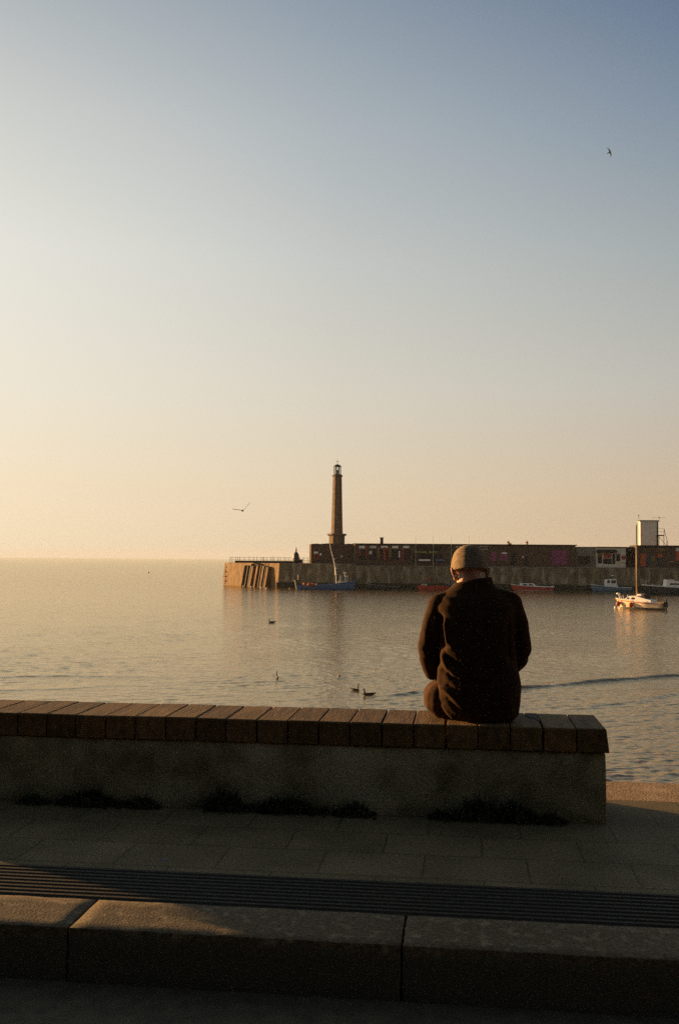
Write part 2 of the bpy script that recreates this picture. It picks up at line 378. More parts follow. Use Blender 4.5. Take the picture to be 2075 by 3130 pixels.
# the bench
BL, BD, BT, BH = -4.68, .45, .115, .45
bench = empty('bench', (0, 0, 0)); bench.matrix_world = MBF.copy()
tag(bench, 'long low seafront bench of thick weathered timbers on a concrete plinth', 'bench')
pl = rough_block((BL+.02, 0, .012, BD-.012, -.03, BH-BT-.002), 'plinth', m_conc, bench, .012, .002, .05, 9, 5)
m_wood = mat('weathered_timber', (.235, .145, .058), (.125, .08, .034), 6, .75, .7, 30, stretch=(5, .6, 3), c3=(.10, .065, .04), s3=5, th3=.66, bdist=.004, spec=.12)
def plank_tones(m):
    N = m.node_tree.nodes; L = m.node_tree.links; b = N['Principled BSDF']; src = b.inputs['Base Color'].links[0].from_socket
    g = N.new('ShaderNodeNewGeometry'); mr = N.new('ShaderNodeMapRange'); mr.inputs[3].default_value = .72; mr.inputs[4].default_value = 1.22; L.new(g.outputs['Random Per Island'], mr.inputs[0])
    v = N.new('ShaderNodeVectorMath'); v.operation = 'SCALE'; L.new(src, v.inputs[0]); L.new(mr.outputs[0], v.inputs['Scale']); L.new(v.outputs[0], b.inputs['Base Color'])
plank_tones(m_wood)
tim = MB(); step = .156; i = 0; x1 = .012
timv = []; allbm = bmesh.new()
while x1 > BL:
    x0 = x1-step+.007+rnd.uniform(-.002, .002)
    zt = BH+rnd.uniform(-.0015, .001); yf = rnd.uniform(-.004, .004); yb = BD+rnd.uniform(-.005, .006)
    bm = bmesh.new()
    ch = .028
    if i == 2:      # the timber with a broken away, rounded back corner
        out = [(x0, yf), (x1-.004, yf), (x1-.004, yb-.26), (x1-.016, yb-.20), (x1-.045, yb-.17), (x1-.060, yb-.12), (x1-.062, yb), (x0, yb)]
    else: out = [(x0, yf), (x1, yf), (x1, yb), (x0, yb)]
    zz = BH-BT
    n = len(out)
    low = [bm.verts.new((x, y, zz)) for x, y in out]; top = [bm.verts.new((x, y, zt)) for x, y in out]
    bm.faces.new(low[::-1]); bm.faces.new(top)
    for q_ in range(n): bm.faces.new([low[q_], low[(q_+1) % n], top[(q_+1) % n], top[q_]])
    fe = [e for e in bm.edges if all(v.co.z > BH-.03 and v.co.y < .02 for v in e.verts)]
    bmesh.ops.bevel(bm, geom=fe, offset=.008, segments=3, affect='EDGES', profile=.5)
    es = [e for e in bm.edges if e.calc_face_angle(0) > .7]
    bmesh.ops.bevel(bm, geom=es, offset=.004, segments=2, affect='EDGES', profile=.5, clamp_overlap=True)
    if i == 0:      # outer end timber has a big chamfered near corner
        for v in bm.verts:
            if v.co.x > x1-.02 and v.co.z > BH-.045: v.co.x -= (v.co.z-(BH-.045))*.35
    rx = rnd.uniform(-.0015, .0015)
    for v in bm.verts: v.co.z += (v.co.x-x0)*rx*4
    me = bpy.data.meshes.new('t'); bm.to_mesh(me); bm.free(); allbm.from_mesh(me); bpy.data.meshes.remove(me)
    if i == 2: notch = (x1, yb)
    x1 -= step; i += 1
me = bpy.data.meshes.new('seat'); allbm.to_mesh(me); allbm.free(); me.materials.append(m_wood)
m_notch = mat('notch_black', (.012, .011, .01), None, 1, .8)
g = MB(); nx, ny = notch; g.prism([(nx-.003, ny-.245), (nx-.018, ny-.192), (nx-.044, ny-.164), (nx-.057, ny-.118), (nx-.0585, ny-.003), (nx+.004, ny-.003), (nx+.004, ny-.245)], BH-BT+.01, BH-.001); g.build('notch_fill', m_notch, bench)  # black plug added so the notch reads as a dark gap
so_ = bpy.data.objects.new('seat', me); col.objects.link(so_); so_.parent = bench

# weeds along the foot of the plinth
m_weed = mat('weed_green', (.035, .055, .018), (.06, .075, .025), 20, .8)
def weeds(px, wpx, hpx, lab, seed, squat=1.0):
    r = random.Random(seed); P = bpix(px, 2440+.037*px+6); w = wpx/640; h = hpx/680
    g = MB()
    nb = int(420*w/.2)+120
    for _ in range(nb):
        x = r.gauss(0, w*.3); x = max(-w*.55, min(w*.55, x)); y = -abs(r.gauss(0, .028)); fall = math.exp(-(x/(w*.42))**2)
        hh = h*(.3+.75*fall)*(r.uniform(.35, 1.0) if r.random() > .12 else r.uniform(1.0, 1.6)); a = r.uniform(0, 6.28); d = Vector((math.cos(a), math.sin(a)*.6-.3, 0))*hh*r.uniform(.15, .7)
        bw = r.uniform(.003, .008); s_ = Vector((-math.sin(a), math.cos(a), 0))*bw
        p0 = Vector((x, y, 0)); p1 = p0+d*.35+Vector((0, 0, hh*.6)); p2 = p0+d+Vector((0, 0, hh))
        g.add([p0-s_, p0+s_, p1+s_*.8, p1-s_*.8, p2], [(0, 1, 2, 3), (3, 2, 4)])
    ob = g.build('weed_clump', m_weed, fix=False)
    ob.matrix_world = MBF @ Matrix.Translation((P.x, .008, 0)); tag(ob, lab, 'weeds', 'weeds along the foot of the bench')
weeds(115, 90, 26, 'small dark weed clump at the plinth foot, the leftmost one', 1)
weeds(280, 190, 48, 'broad weed clump at the plinth foot, second from the left', 2)
weeds(440, 110, 30, 'low thin weed clump, third from the left, touching the broad one', 3)
weeds(695, 110, 60, 'tall rounded weed clump at the plinth foot, fourth from the left', 4)
weeds(880, 230, 46, 'widest weed clump, in the middle of the plinth foot', 5)
weeds(1085, 120, 34, 'ragged weed clump just left of the bare stretch below the sitting man', 6)
weeds(1350, 70, 26, 'tiny weed tuft below the sitting man at the plinth foot', 10)
weeds(1462, 130, 66, 'bushy weed clump at the plinth foot right below the man, taller than its neighbours', 7)
weeds(1570, 130, 58, 'bushy weed clump, second from the right end of the plinth', 8)
weeds(1680, 80, 28, 'short weed clump nearest to the right end of the plinth', 9)

# ================================================================== THE MAN (local frame: x right, y out to sea, z up from the seat)
PY = 5.06
PM = at_y(1447, 2200, PY); PM.z = BH+.002
person = empty('person', PM); 
tag(person, 'man in brown jacket and grey beanie seated on the bench, back turned, head bowed', 'person')
m_skin = mat('skin', (.62, .33, .20), (.52, .25, .15), 30, .5, .15, 120, spec=.4, bdist=.002)
m_coat = mat('brown_wool', (.046, .0205, .0062), (.030, .0135, .0042), 40, .95, .5, 260, spec=.1, sheen=.04, bdist=.004)
m_trs = mat('brown_trousers', (.058, .0255, .0078), (.039, .0168, .0052), 35, .95, .4, 200, spec=.1, sheen=.15, bdist=.004)
m_hat = mat('grey_knit', (.27, .20, .125), (.15, .11, .07), 90, .95, .5, 230, spec=.1, sheen=.2, bdist=.004)
m_shoe = mat('dark_leather', (.03, .022, .018), None, 1, .5)

def remeshed(mb, name, m, parent, voxel, smooth_it=6, post=None):
    me = mb.mesh(name+'_raw', m, fix=False); ob = bpy.data.objects.new(name+'_raw', me); col.objects.link(ob)
    md = ob.modifiers.new('Remesh', 'REMESH'); md.mode = 'VOXEL'; md.voxel_size = voxel
    sm = ob.modifiers.new('Smooth', 'SMOOTH'); sm.factor = .5; sm.iterations = smooth_it
    dg = bpy.context.evaluated_depsgraph_get(); dg.update()
    new = bpy.data.meshes.new_from_object(ob.evaluated_get(dg))
    bpy.data.objects.remove(ob); bpy.data.meshes.remove(me); new.name = name
    if post: post(new)
    new.materials.clear(); new.materials.append(m)
    new.polygons.foreach_set('use_smooth', [True]*len(new.polygons))
    o = bpy.data.objects.new(name, new); col.objects.link(o); o.parent = parent
    return o
def ring(cx, hw, cy, hd, z, n=40, ex=2.4):
    out = []
    for i in range(n):
        t = 2*math.pi*i/n; c, s = math.cos(t), math.sin(t)
        out.append((cx+hw*math.copysign(abs(c)**(2/ex), c), cy+hd*math.copysign(abs(s)**(2/ex), s), z))
    return out
def interp(keys, z):
    for a, b in zip(keys, keys[1:]):
        if a[0] <= z <= b[0]:
            t = (z-a[0])/(b[0]-a[0]); t = t*t*(3-2*t)*.5+t*.5
            return [p+(q-p)*t for p, q in zip(a[1:], b[1:])]
    return list(keys[-1][1:]) if z > keys[-1][0] else list(keys[0][1:])
HT = Matrix.Rotation(R(-24), 4, 'X')             # head bowed forward
HP = Vector((-.002, .115, .735))                # pivot at the top of the neck
def hd(x, y, z): return HP + (HT @ Vector((x, y, z)))

# ---- body: one continuous skin
b = MB()
b.ball(hd(0, .018, .058), (.074, .096, .086), 20, 14, HT.to_3x3())          # skull
b.ball(hd(0, .058, .0), (.056, .06, .085), 16, 10, HT.to_3x3())             # face
b.ball(hd(0, .078, -.066), (.03, .03, .022))                               # chin
b.sweep([(*hd(0, .112, .012), .010), (*hd(0, .128, -.012), .013)])           # nose
b.ball(hd(-.027, .098, .03), (.022, .012, .009)); b.ball(hd(.027, .098, .03), (.022, .012, .009))   # brows
b.ball(hd(-.028, .098, .013), .011); b.ball(hd(.028, .098, .013), .011)     # eyes
b.ball(hd(0, .110, -.038), (.022, .010, .007)); b.ball(hd(0, .108, -.048), (.019, .010, .007))      # lips
for s in (-1, 1):                                                           # ears: rim, cup and lobe
    ex = s*.086
    pts = [hd(ex-s*.010, -.004, -.036), hd(ex+s*.002, -.010, -.026), hd(ex+s*.012, -.016, .0), hd(ex+s*.013, -.012, .018), hd(ex+s*.008, .004, .026), hd(ex, .016, .016)]
    b.sweep([(*p, .0058) for p in pts]); b.ball(hd(ex-s*.003, .0, -.006), (.007, .017, .026)); b.ball(hd(ex-s*.004, .002, -.034), (.008, .009, .011))
b.sweep([(0, .095, .60, .068), (-.004, .104, .67, .060), (-.010, .118, .75, .058), (*hd(0, .0, .03), .066)])     # neck
b.sweep([(-.03, .10, .63, .06), (-.012, .105, .70, .055)]); b.sweep([(.04, .10, .63, .06), (.0, .105, .70, .055)])
for z in (.06, .12, .18, .24, .30, .36, .42, .48, .54, .58):
    hwz = interp([(0, .13), (.2, .13), (.4, .125), (.56, .14), (.62, .09)], z)[0]
    b.ball((.02, interp([(0, .0), (.4, .01), (.6, .06)], z)[0], z), (hwz, .085, .07))
AL = [(-.165, .055, .562), (-.198, .042, .465), (-.220, .06, .352), (-.187, .145, .245), (-.10, .27, .165)]
AR = [(.190, .055, .572), (.222, .042, .47), (.240, .05, .35), (.208, .15, .262), (.115, .28, .17)]
for A in (AL, AR): b.sweep([(*A[0], .046), (*A[1], .044), (*A[2], .038), (*A[3], .034), (*A[4], .026)])
def hand(w, fwd, side):
    w = Vector(w); f = Vector(fwd).normalized(); up = Vector((0, 0, 1)); sdv = f.cross(up).normalized()
    for k, u in enumerate((-.028, -.009, .009, .026)): b.sweep([(*w, .02), (*(w+f*.085+sdv*u), .0125)])
    for k, (u, ln) in enumerate(((-.030, .066), (-.010, .078), (.010, .073), (.028, .056))):
        k0 = w+f*.088+sdv*u; k1 = k0+f*ln*.45-up*.012; k2 = k1+f*ln*.25-up*ln*.22; k3 = k2-up*ln*.28+f*ln*.02
        b.sweep([(*k0, .0092), (*k1, .0086), (*k2, .008), (*k3, .0072)])
    t0 = w+f*.03+sdv*side*.03; t1 = t0+f*.032+sdv*side*.022-up*.006; t2 = t1+f*.03-up*.008
    b.sweep([(*t0, .013), (*t1, .0105), (*t2, .009)])
hand((-.088, .285, .158), (.5, .8, -.25), 1); hand((.100, .295, .162), (-.5, .8, -.25), -1)
LEG = {}
for s in (-1, 1):
    LEG[s] = [(s*.125+.0, .02, .10), (s*.13, .24, .085), (s*.125, .43, .075), (s*.12, .445, -.15), (s*.12, .44, -.37)]
    b.sweep([(*LEG[s][0], .07), (*LEG[s][1], .06), (*LEG[s][2], .05), (*LEG[s][3], .045), (*LEG[s][4], .035)])
body = remeshed(b, 'body', m_skin, person, .0045, 3)

# ---- trousers
t = MB()
t.ball((0, .0, .09), (.17, .12, .10), 20, 12)
LH = [(-.150, .055, .088, .096), (-.152, .12, .092, .096), (-.135, .26, .085, .085), (-.127, .43, .078, .068), (-.122, .448, -.14, .060), (-.12, .445, -.35, .055)]
RH = [(.135, .0, .088, .088), (.14, .10, .09, .092), (.135, .26, .085, .085), (.127, .43, .078, .068), (.122, .448, -.14, .060), (.12, .445, -.35, .055)]
t.sweep(LH); t.sweep(RH)
def sit(me):
    for v in me.vertices:
        c = v.co
        if c.z < .004 and c.y < .30: c.z = .001 + .06*(c.z-.004)*0
        n = mnoise.noise(c*22)*.003 + mnoise.noise(Vector((c.x*14, c.y*9, c.z*34)))*.004
        v.co = c + Vector((n, n*.5, n*.4)) if c.z > .01 else c
trousers = remeshed(t, 'trousers', m_trs, person, .007, 6, sit)
for s in (-1, 1):
    h = MB(); h.loft([ring(s*.12, .040, .47, .085, -.450, 16, 2.6), ring(s*.12, .046, .48, .125, -.440, 16, 2.6), ring(s*.12, .045, .48, .122, -.415, 16, 2.4), ring(s*.12, .042, .455, .085, -.385, 16, 2.2), ring(s*.12, .038, .44, .055, -.34, 16, 2)])
    h.build('shoe', m_shoe, person, True)

# ---- jacket
c = MB()
KT = [(-.004, .05, .150, .015, .138), (.03, .04, .186, .01, .142), (.10, .032, .204, .006, .143), (.18, .030, .207, .004, .142), (.30, .022, .192, .002, .138), (.42, .012, .190, .008, .136),
      (.50, .012, .197, .022, .138), (.56, .013, .206, .040, .130), (.60, .014, .192, .055, .118), (.635, .012, .150, .078, .102), (.668, .012, .110, .094, .088), (.69, .012, .088, .102, .080)]
rings = []
z = -.004
while z <= .69: rings.append(ring(*[interp(KT, z)[i] for i in (0, 1, 2, 3)], z)); z += .01
c.loft(rings)
c.sweep([(-.10, .07, .600, .05), (*AL[0], .066), (*AL[1], .062), (*AL[2], .060), (AL[3][0]-.004, AL[3][1], AL[3][2], .060), (AL[4][0]-.005, AL[4][1], AL[4][2], .045)])
c.sweep([(.12, .07, .610, .05), (*AR[0], .068), (*AR[1], .064), (*AR[2], .062), (AR[3][0], AR[3][1], AR[3][2], .059), (AR[4][0], AR[4][1], AR[4][2], .045)])
# hanging fabric below the elbows
c.sweep([(-.218, .07, .30, .054), (-.200, .11, .222, .042)]); c.sweep([(.234, .07, .30, .056), (.214, .12, .250, .042)])
# back hem flap that lifts off the left hip
# stand collar
nC = 36; cr = []
for k in range(nC+1):
    a = 2*math.pi*k/nC; px_, py_ = .012+.088*math.cos(a), .100+.074*math.sin(a)
    zc = .688 + .016*math.cos(a)-.008*math.sin(a)
    cr.append((px_, py_, zc-.02, .014)); 
c.sweep(cr); c.sweep([(x, y+.003, zz+.020, .0095) for x, y, zz, _ in cr])
def fx(cx): return (cx-739.6)*.0004874
def fz(cy): return (1976.8-cy)*.0004874
FOLDS = [ # (points in picture of the back, height, width)
    ([(345, 900), (336, 1000), (345, 1130), (352, 1200)], .012, .012),
    ([(385, 900), (400, 1050), (408, 1230)], -.030, .012),
    ([(425, 950), (435, 1080), (450, 1180), (520, 1235)], .017, .014),
    ([(440, 1245), (500, 1255), (565, 1275)], .016, .010),
    ([(412, 1275), (420, 1370), (455, 1445), (530, 1490)], .020, .013),
    ([(460, 1330), (520, 1400), (590, 1430)], -.016, .016),
    ([(560, 1340), (640, 1375), (700, 1410)], .010, .018),
    ([(440, 1480), (490, 1530), (550, 1545)], -.014, .014),
    ([(398, 1420), (378, 1540), (376, 1620)], .017, .011),
    ([(385, 1640), (440, 1675), (505, 1720)], .017, .012),
    ([(430, 1600), (500, 1640), (560, 1660)], -.012, .014),
    ([(370, 1690), (395, 1800), (470, 1900), (540, 1960)], .014, .011),
    ([(430, 1730), (480, 1790), (560, 1870)], -.014, .016),
    ([(560, 1590), (620, 1610)], .009, .013),
    ([(620, 1480), (760, 1520), (900, 1500)], .007, .02),
    ([(900, 1250), (1000, 1330), (1060, 1450)], .009, .02),
    ([(1090, 950), (1085, 1150), (1100, 1350)], -.020, .014),
    ([(1040, 1300), (960, 1360), (860, 1380)], .008, .016),
    ([(600, 900), (740, 930), (900, 905)], .005, .03),
    ([(1000, 1700), (1080, 1800), (1120, 1900)], .009, .018),
    ([(250, 900), (235, 1050), (240, 1200)], .006, .016),
    ([(180, 1250), (230, 1290), (300, 1300)], .008, .012),
    ([(190, 1330), (250, 1380), (320, 1390)], -.008, .012),
    ([(300, 700), (420, 720), (520, 790)], .005, .018)]
def wrinkle(me):
    n = len(me.vertices); P = np.empty(n*3, np.float32); me.vertices.foreach_get('co', P); P = P.reshape(-1, 3)
    NN = np.empty(n*3, np.float32); me.vertices.foreach_get('normal', NN); NN = NN.reshape(-1, 3)
    d = np.zeros(n); xz = P[:, [0, 2]]
    back = np.clip((.06-P[:, 1])/.08, 0, 1)
    for pts, h, w in FOLDS:
        Q = np.array([(fx(a), fz(b_)) for a, b_ in pts]); best = np.full(n, 9.); tt = np.zeros(n); m_ = len(Q)-1
        for i in range(m_):
            a, e = Q[i], Q[i+1]-Q[i]; L2 = (e**2).sum(); s_ = np.clip(((xz-a)@e)/L2, 0, 1)
            dist = np.sqrt((((a+s_[:, None]*e)-xz)**2).sum(1)); k = dist < best; best[k] = dist[k]; tt[k] = (i+s_[k])/m_
        d += .78*h*np.exp(-(best/(w*.78))**2)*np.clip(np.minimum(tt, 1-tt)*5+.35, 0, 1)*back
    for i in range(n):
        v = Vector(P[i]); d[i] += mnoise.noise(Vector((v.x*9, v.y*9, v.z*16)))*.0022 + mnoise.noise(v*30)*.001
    P2 = P + NN*d[:, None]
    P2[:, 2] = np.where((P2[:, 2] < .003), .003, P2[:, 2])
    me.vertices.foreach_set('co', P2.astype(np.float32).ravel()); me.update()
coat = remeshed(c, 'jacket', m_coat, person, .0065, 5, wrinkle)

# ---- beanie
hm = MB()
rg = []; nH = 64
prof = [(-.022, .085), (-.012, .0865), (.004, .0865), (.026, .0850), (.034, .0822), (.05, .0808), (.075, .076), (.093, .071), (.110, .062), (.124, .048), (.133, .030), (.137, .008)]
for k, (z, r) in enumerate(prof):
    rr = []
    for i in range(nH):
        a = 2*math.pi*i/nH
        rib = 1+.010*math.sin(a*32)*(1 if k < 9 else 0)
        wv = 1+.018*mnoise.noise(Vector((math.cos(a)*2, math.sin(a)*2, z*20)))
        bx = r*rib*wv*1.10*math.cos(a); by = r*rib*wv*1.30*math.sin(a)
        low = -.012*math.sin(a)*0
        rr.append(hd(bx-.002, by+.012, z+.012-(.009 if math.sin(a) < 0 else -.05)*abs(math.sin(a))*(1-max(z, 0)/.14)+.020*math.cos(a)**2*(1-max(z, 0)/.14)))
    rg.append(rr)
hm.loft(rg)
def fuzz(me):
    for v in me.vertices: v.co += v.normal*(mnoise.noise(v.co*140)*.0008+mnoise.noise(v.co*24)*.0016)
hat = remeshed(hm, 'beanie', m_hat, person, .004, 2, fuzz)

# ================================================================== THE HARBOUR ARM (local frame: +x along the quay to the right, +y away from us, z above the sea)
C0 = on_z(845, 1797, ZS); R0 = on_z(2075, 1808, ZS)
du = (R0-C0).normalized(); AZ = math.atan2(du.y, du.x)
MP = Matrix.Translation(C0) @ Matrix.Rotation(AZ, 4, 'Z'); MPI = MP.inverted(); EL = MPI @ EYE
def hit(x, y, w):                               # picture point on the plane w metres behind the quay face -> (along, height)
    d = MPI.to_3x3() @ ray(x, y); k = (w-EL.y)/d.y; p = EL + d*k
    return p.x, p.z
def pthing(name, s, w, h, label, cat, group=None):
    o = empty(name, MP @ Vector((s, w, h)), AZ); tag(o, label, cat, group); o['o'] = (s, w, h); return o
def PB(root): return MB(tuple(root['o']))        # part builder in quay coordinates
def rect(mb, x0, y0, x1, y1, w, th=.06):
    s0, h1 = hit(x0, y0, w); s1, h0 = hit(x1, y1, w); return mb.box(s0, s1, w-th, w, min(h0, h1), max(h0, h1))

m_quay = mat('quay_stone', (.21, .17, .10), (.10, .08, .047), .55, .9, .8, 2.5, stretch=(1.3, 1.3, .45), c3=(.32, .27, .18), s3=.75, th3=.57, bdist=.15)
m_end = mat('end_wall_concrete', (.24, .14, .05), (.105, .062, .024), .9, .85, .6, 3, stretch=(1.2, 1.2, .6), bdist=.1)
m_weedband = mat('algae_stone', (.035, .035, .018), (.06, .05, .025), 1.5, .8, .6, 4, bdist=.1)
m_dark = mat('tarred_timber', (.05, .038, .025), (.03, .024, .017), 2, .8, .4, 6, bdist=.05)
m_brick = mat('dark_brick', (.12, .075, .045), (.075, .05, .032), 1.6, .85, .4, 6, bdist=.04)
m_roof = mat('felt_roof', (.03, .028, .024), None, 1, .9)
m_light = mat('lighthouse_stone', (.22, .145, .08), (.14, .092, .05), 1.2, .85, .5, 4, bdist=.05)
m_ltrim = mat('lighthouse_cornice', (.20, .145, .09), (.14, .10, .065), 2, .85)
m_white = mat('white_paint', (.82, .80, .74), (.70, .67, .60), 5, .5)
m_cream = mat('cream_render', (.62, .57, .46), (.50, .45, .36), 1.5, .8)
m_grey = mat('grey_render', (.24, .22, .18), (.17, .155, .125), 1.2, .85)
m_metal = mat('painted_steel', (.05, .045, .04), None, 1, .5, metal=.2)
m_red = mat('red_paint', (.32, .045, .03), (.24, .035, .025), 6, .55)
m_pink = mat('magenta_paint', (.26, .07, .12), (.17, .045, .11), 1.2, .7)
m_black = mat('dark_opening', (.012, .012, .011), None, 1, .4)
m_ochre = mat('ochre_paint', (.24, .15, .04), (.17, .11, .03), 4, .7)
m_orange = mat('orange_paint', (.46, .11, .035), (.34, .08, .03), 4, .6)
m_green = mat('lime_paint', (.30, .40, .07), None, 1, .6)
m_blue = mat('blue_hull_paint', (.09, .16, .30), (.07, .125, .24), 3, .45)
m_teal = mat('blue_grey_paint', (.09, .17, .24), (.07, .13, .19), 3, .45)
m_hullred = mat('red_hull_paint', (.46, .075, .035), (.36, .055, .028), 3, .45)
m_dgrey = mat('dark_hull_paint', (.045, .055, .055), (.03, .036, .036), 3, .5)
m_glass = mat('window_glass', (.03, .035, .04), None, 1, .1, spec=.6)

L0 = on_z(679, 1788, ZS); Lf = MPI @ L0; ls, lw = Lf.x, Lf.y            # left end of the end wall
HQ = hit(1500, 1734, 0)[1]; HH = hit(900, 1722, 0)[1]                    # quay and pier head heights
sj = hit(1086, 1730, 0)[0]
arm = pthing('harbour_arm', 0, 0, 0, 'long stone harbour arm standing in the sea with a sloping sunlit end', 'pier')
# main body
g = PB(arm); g.box(sj, 150, 0, 16, -4, HQ); g.box(sj, 150, 15.2, 16, HQ, HQ+1.0)
g.build('quay_wall', m_quay, arm)
inw = Vector((-lw, ls, 0)).normalized()          # inward normal of the end wall
if inw.x < 0: inw = -inw
bt = .14*HH
end_dir = Vector((ls, lw, 0)).normalized()
g = PB(arm)
bot = [(0, 0), (sj-.004, 0), (sj-.004, 16), (ls+9, lw+9), (ls+2.5, lw+5), (ls, lw)]
top = [(inw.x*bt, .25), (sj-.004, .0), (sj-.004, 16), (ls+9.5, lw+8.6), (ls+2.8+inw.x*bt*.6, lw+4.6), (ls+inw.x*bt, lw+inw.y*bt)]
n = len(bot)
# the quay-side face, deck, and far faces
vs = [(x, y, -4) for x, y in bot]+[(x, y, HH) for x, y in top]
g.add([vs[0], vs[1], vs[1+n], vs[n]], [(0, 1, 2, 3)]); g.add([vs[i] for i in range(n, 2*n)], [tuple(range(n))])
for i in (1, 2, 3): g.add([vs[i], vs[i+1], vs[i+1+n], vs[i+n]], [(0, 1, 2, 3)])
g.build('head_wall', m_quay, arm)
g = PB(arm)
for i in (4, 5): j = (i+1) % n; g.add([vs[i], vs[j], vs[j+n], vs[i+n]], [(0, 1, 2, 3)])
g.build('end_wall', m_end, arm)
# coping along the quay
g = PB(arm); g.box(sj, 150, -.12, .5, HQ+.003, HQ+.16); g.build('coping', m_grey, arm)
# algae band at the waterline
g = PB(arm); 
prev = None
xs_ = np.linspace(0, 150, 120); vv = []; ff = []
for i, x in enumerate(xs_):
    h = 1.15+.35*mnoise.noise(Vector((x*.25, 0, 0)))+.2*mnoise.noise(Vector((x*1.1, 3, 0)))
    vv += [(x, -.05, -1), (x, -.05, h), (x, .0, h)]
    if i: a = 3*i; ff += [(a-3, a, a+1, a-2), (a-2, a+1, a+2, a-1)]
g.add(vv, ff); g.build('algae_band', m_weedband, arm)
# raised fenders standing out from the sunlit end wall
def ew(t, out, h): # point on the end wall: t = 0 corner .. 1 left end
    p = Vector((ls, lw, 0))*t + inw*(bt*h/HH) - inw*out; return (p.x, p.y, h)
def t_of(px):
    best = 0; bd = 9e9
    for k in range(401):
        p = MP @ Vector(ew(k/400, 0, 0)); r_ = (p-EYE)
        a = r_.x*1.0/r_.y; 
        xx = ray(px, 1795); e = abs(a-xx.x/xx.y)
        if e < bd: bd = e; best = k/400
    return best
for (xb, wd, out, hh) in ((757, .16, .8, .90), (797, .16, .85, .92), (812.5, .14, .8, .88), (747, .34, 1.05, .90), (766, .24, .8, .97), (773, .30, 1.0, .88), (788, .30, 1.05, .93), (806, .30, 1.0, .90), (819, .28, .95, .86)):
    tb = t_of(xb); dt = wd/Vector((ls, lw, 0)).length; g = PB(arm); h1 = hh*HH
    lo_ = [ew(tb+dt, 0, -1), ew(tb-dt, 0, -1), ew(tb-dt, out, -1), ew(tb+dt, out, -1)]; hi_ = [ew(tb+dt, -.05, h1), ew(tb-dt, -.05, h1), ew(tb-dt, out*.75, h1-.1), ew(tb+dt, out*.75, h1-.1)]
    g.add(lo_+hi_, [(0, 1, 2, 3), (4, 7, 6, 5), (0, 4, 5, 1), (1, 5, 6, 2), (2, 6, 7, 3), (3, 7, 4, 0)])
    g.build('fender_pile', m_end if wd > .25 else m_dark, arm)
# dark stone courses at the outer corner
g = PB(arm)
for k in range(9):
    h = .3+k*(HH-.5)/9; a = ew(.985-.02*(k % 2), .04, h); b_ = ew(1.0, .04, h); c_ = ew(1.0, .04, h+.36); d_ = ew(.985-.02*(k % 2), .04, h+.36)
    g.add([a, b_, c_, d_], [(0, 1, 2, 3)])
g.build('quoin', m_quay, arm)
# patches and stains standing proud on the quay: mooring rings, ladders
for px_ in (1210, 1420, 1600, 1760, 1850, 1990):
    g = PB(arm); s_, _ = hit(px_, 1770, -.1)
    for e in (-.22, .22): g.tube((s_+e, -.1, -.5), (s_+e, -.1, HQ+.2), .03, None, 5)
    for k in range(14): g.tube((s_-.22, -.1, k*.32), (s_+.22, -.1, k*.32), .02, None, 5)
    g.build('ladder', m_metal, arm)
# parapet step under the railing
W9 = 9.0
g = PB(arm); s0, h1 = hit(718, 1713.5, W9); s1, h0 = hit(900, 1719, W9); g.box(s0, s1, W9, W9+.5, HH, max(h1, HH+.22)); g.build('parapet', m_dark, arm)

# railing on the pier head
rs0, _ = hit(703, 1705, W9-.3)
rail = pthing('railing', rs0, W9-.3, HH, 'thin iron railing with two rails along the pier head left of the lighthouse', 'railing')
zt = hit(760, 1702, W9-.3)[1]; zr1 = hit(760, 1704.3, W9-.3)[1]; zr2 = hit(760, 1711, W9-.3)[1]
xs_ = [703.7, 710, 720, 727, 733, 747, 762, 775.6, 785.5, 798.6, 804, 807, 815, 828.5, 833.5, 838, 850, 857, 869, 875, 884, 917, 928, 940]
s_end = hit(948, 1705, W9-.3)[0]
g = PB(rail); g.tube((rs0, W9-.3, zr1), (s_end, W9-.3, zr1), .028, None, 6); g.build('top_rail', m_metal, rail)
g = PB(rail); g.tube((rs0, W9-.3, zr2), (s_end, W9-.3, zr2), .022, None, 6); g.build('lower_rail', m_metal, rail)
for px_ in xs_:
    s_, _ = hit(px_, 1705, W9-.3); g = PB(rail); g.tube((s_, W9-.3, HH-.02), (s_, W9-.3, zt+(.12 if px_ in (762, 833.5, 869) else 0)), .045, None, 6); g.build('post', m_metal, rail)

# statue: a bell shaped figure
s0, _ = hit(905, 1716, 8.2); root = pthing('statue', s0, 8.2, HH, 'dark bell-shaped bronze figure beside the railing on the pier head', 'statue')
sc_ = 1/ (F/ (MP @ Vector((s0, 8.2, 0))).y); u_ = sc_
g = PB(root); g.lathe([(x*u_, HH+z*u_) for x, z in ((10, 0), (10.6, 6), (10.2, 16), (9, 24), (6.5, 30), (3.5, 34))], (s0, 8.2), 14); g.build('skirt', m_metal, root, True)
g = PB(root); g.lathe([(x*u_, HH+z*u_) for x, z in ((2.2, 34), (2.0, 37), (2.9, 39), (2.2, 41), (1.1, 42.5), (1.7, 44), (1.3, 47), (.3, 48.5))], (s0, 8.2), 10); g.build('torso', m_metal, root, True)
s1, _ = hit(919, 1716, 8.2)
bx_ = pthing('plinth_block', s1, 8.2, HH, 'low dark block right of the bell-shaped statue', 'block')
g = PB(bx_); g.box(s1-.42, s1+.42, 7.9, 8.7, HH, HH+.75); g.box(s1-.48, s1+.48, 7.85, 8.75, HH+.75, HH+.85); g.build('base', m_metal, bx_)

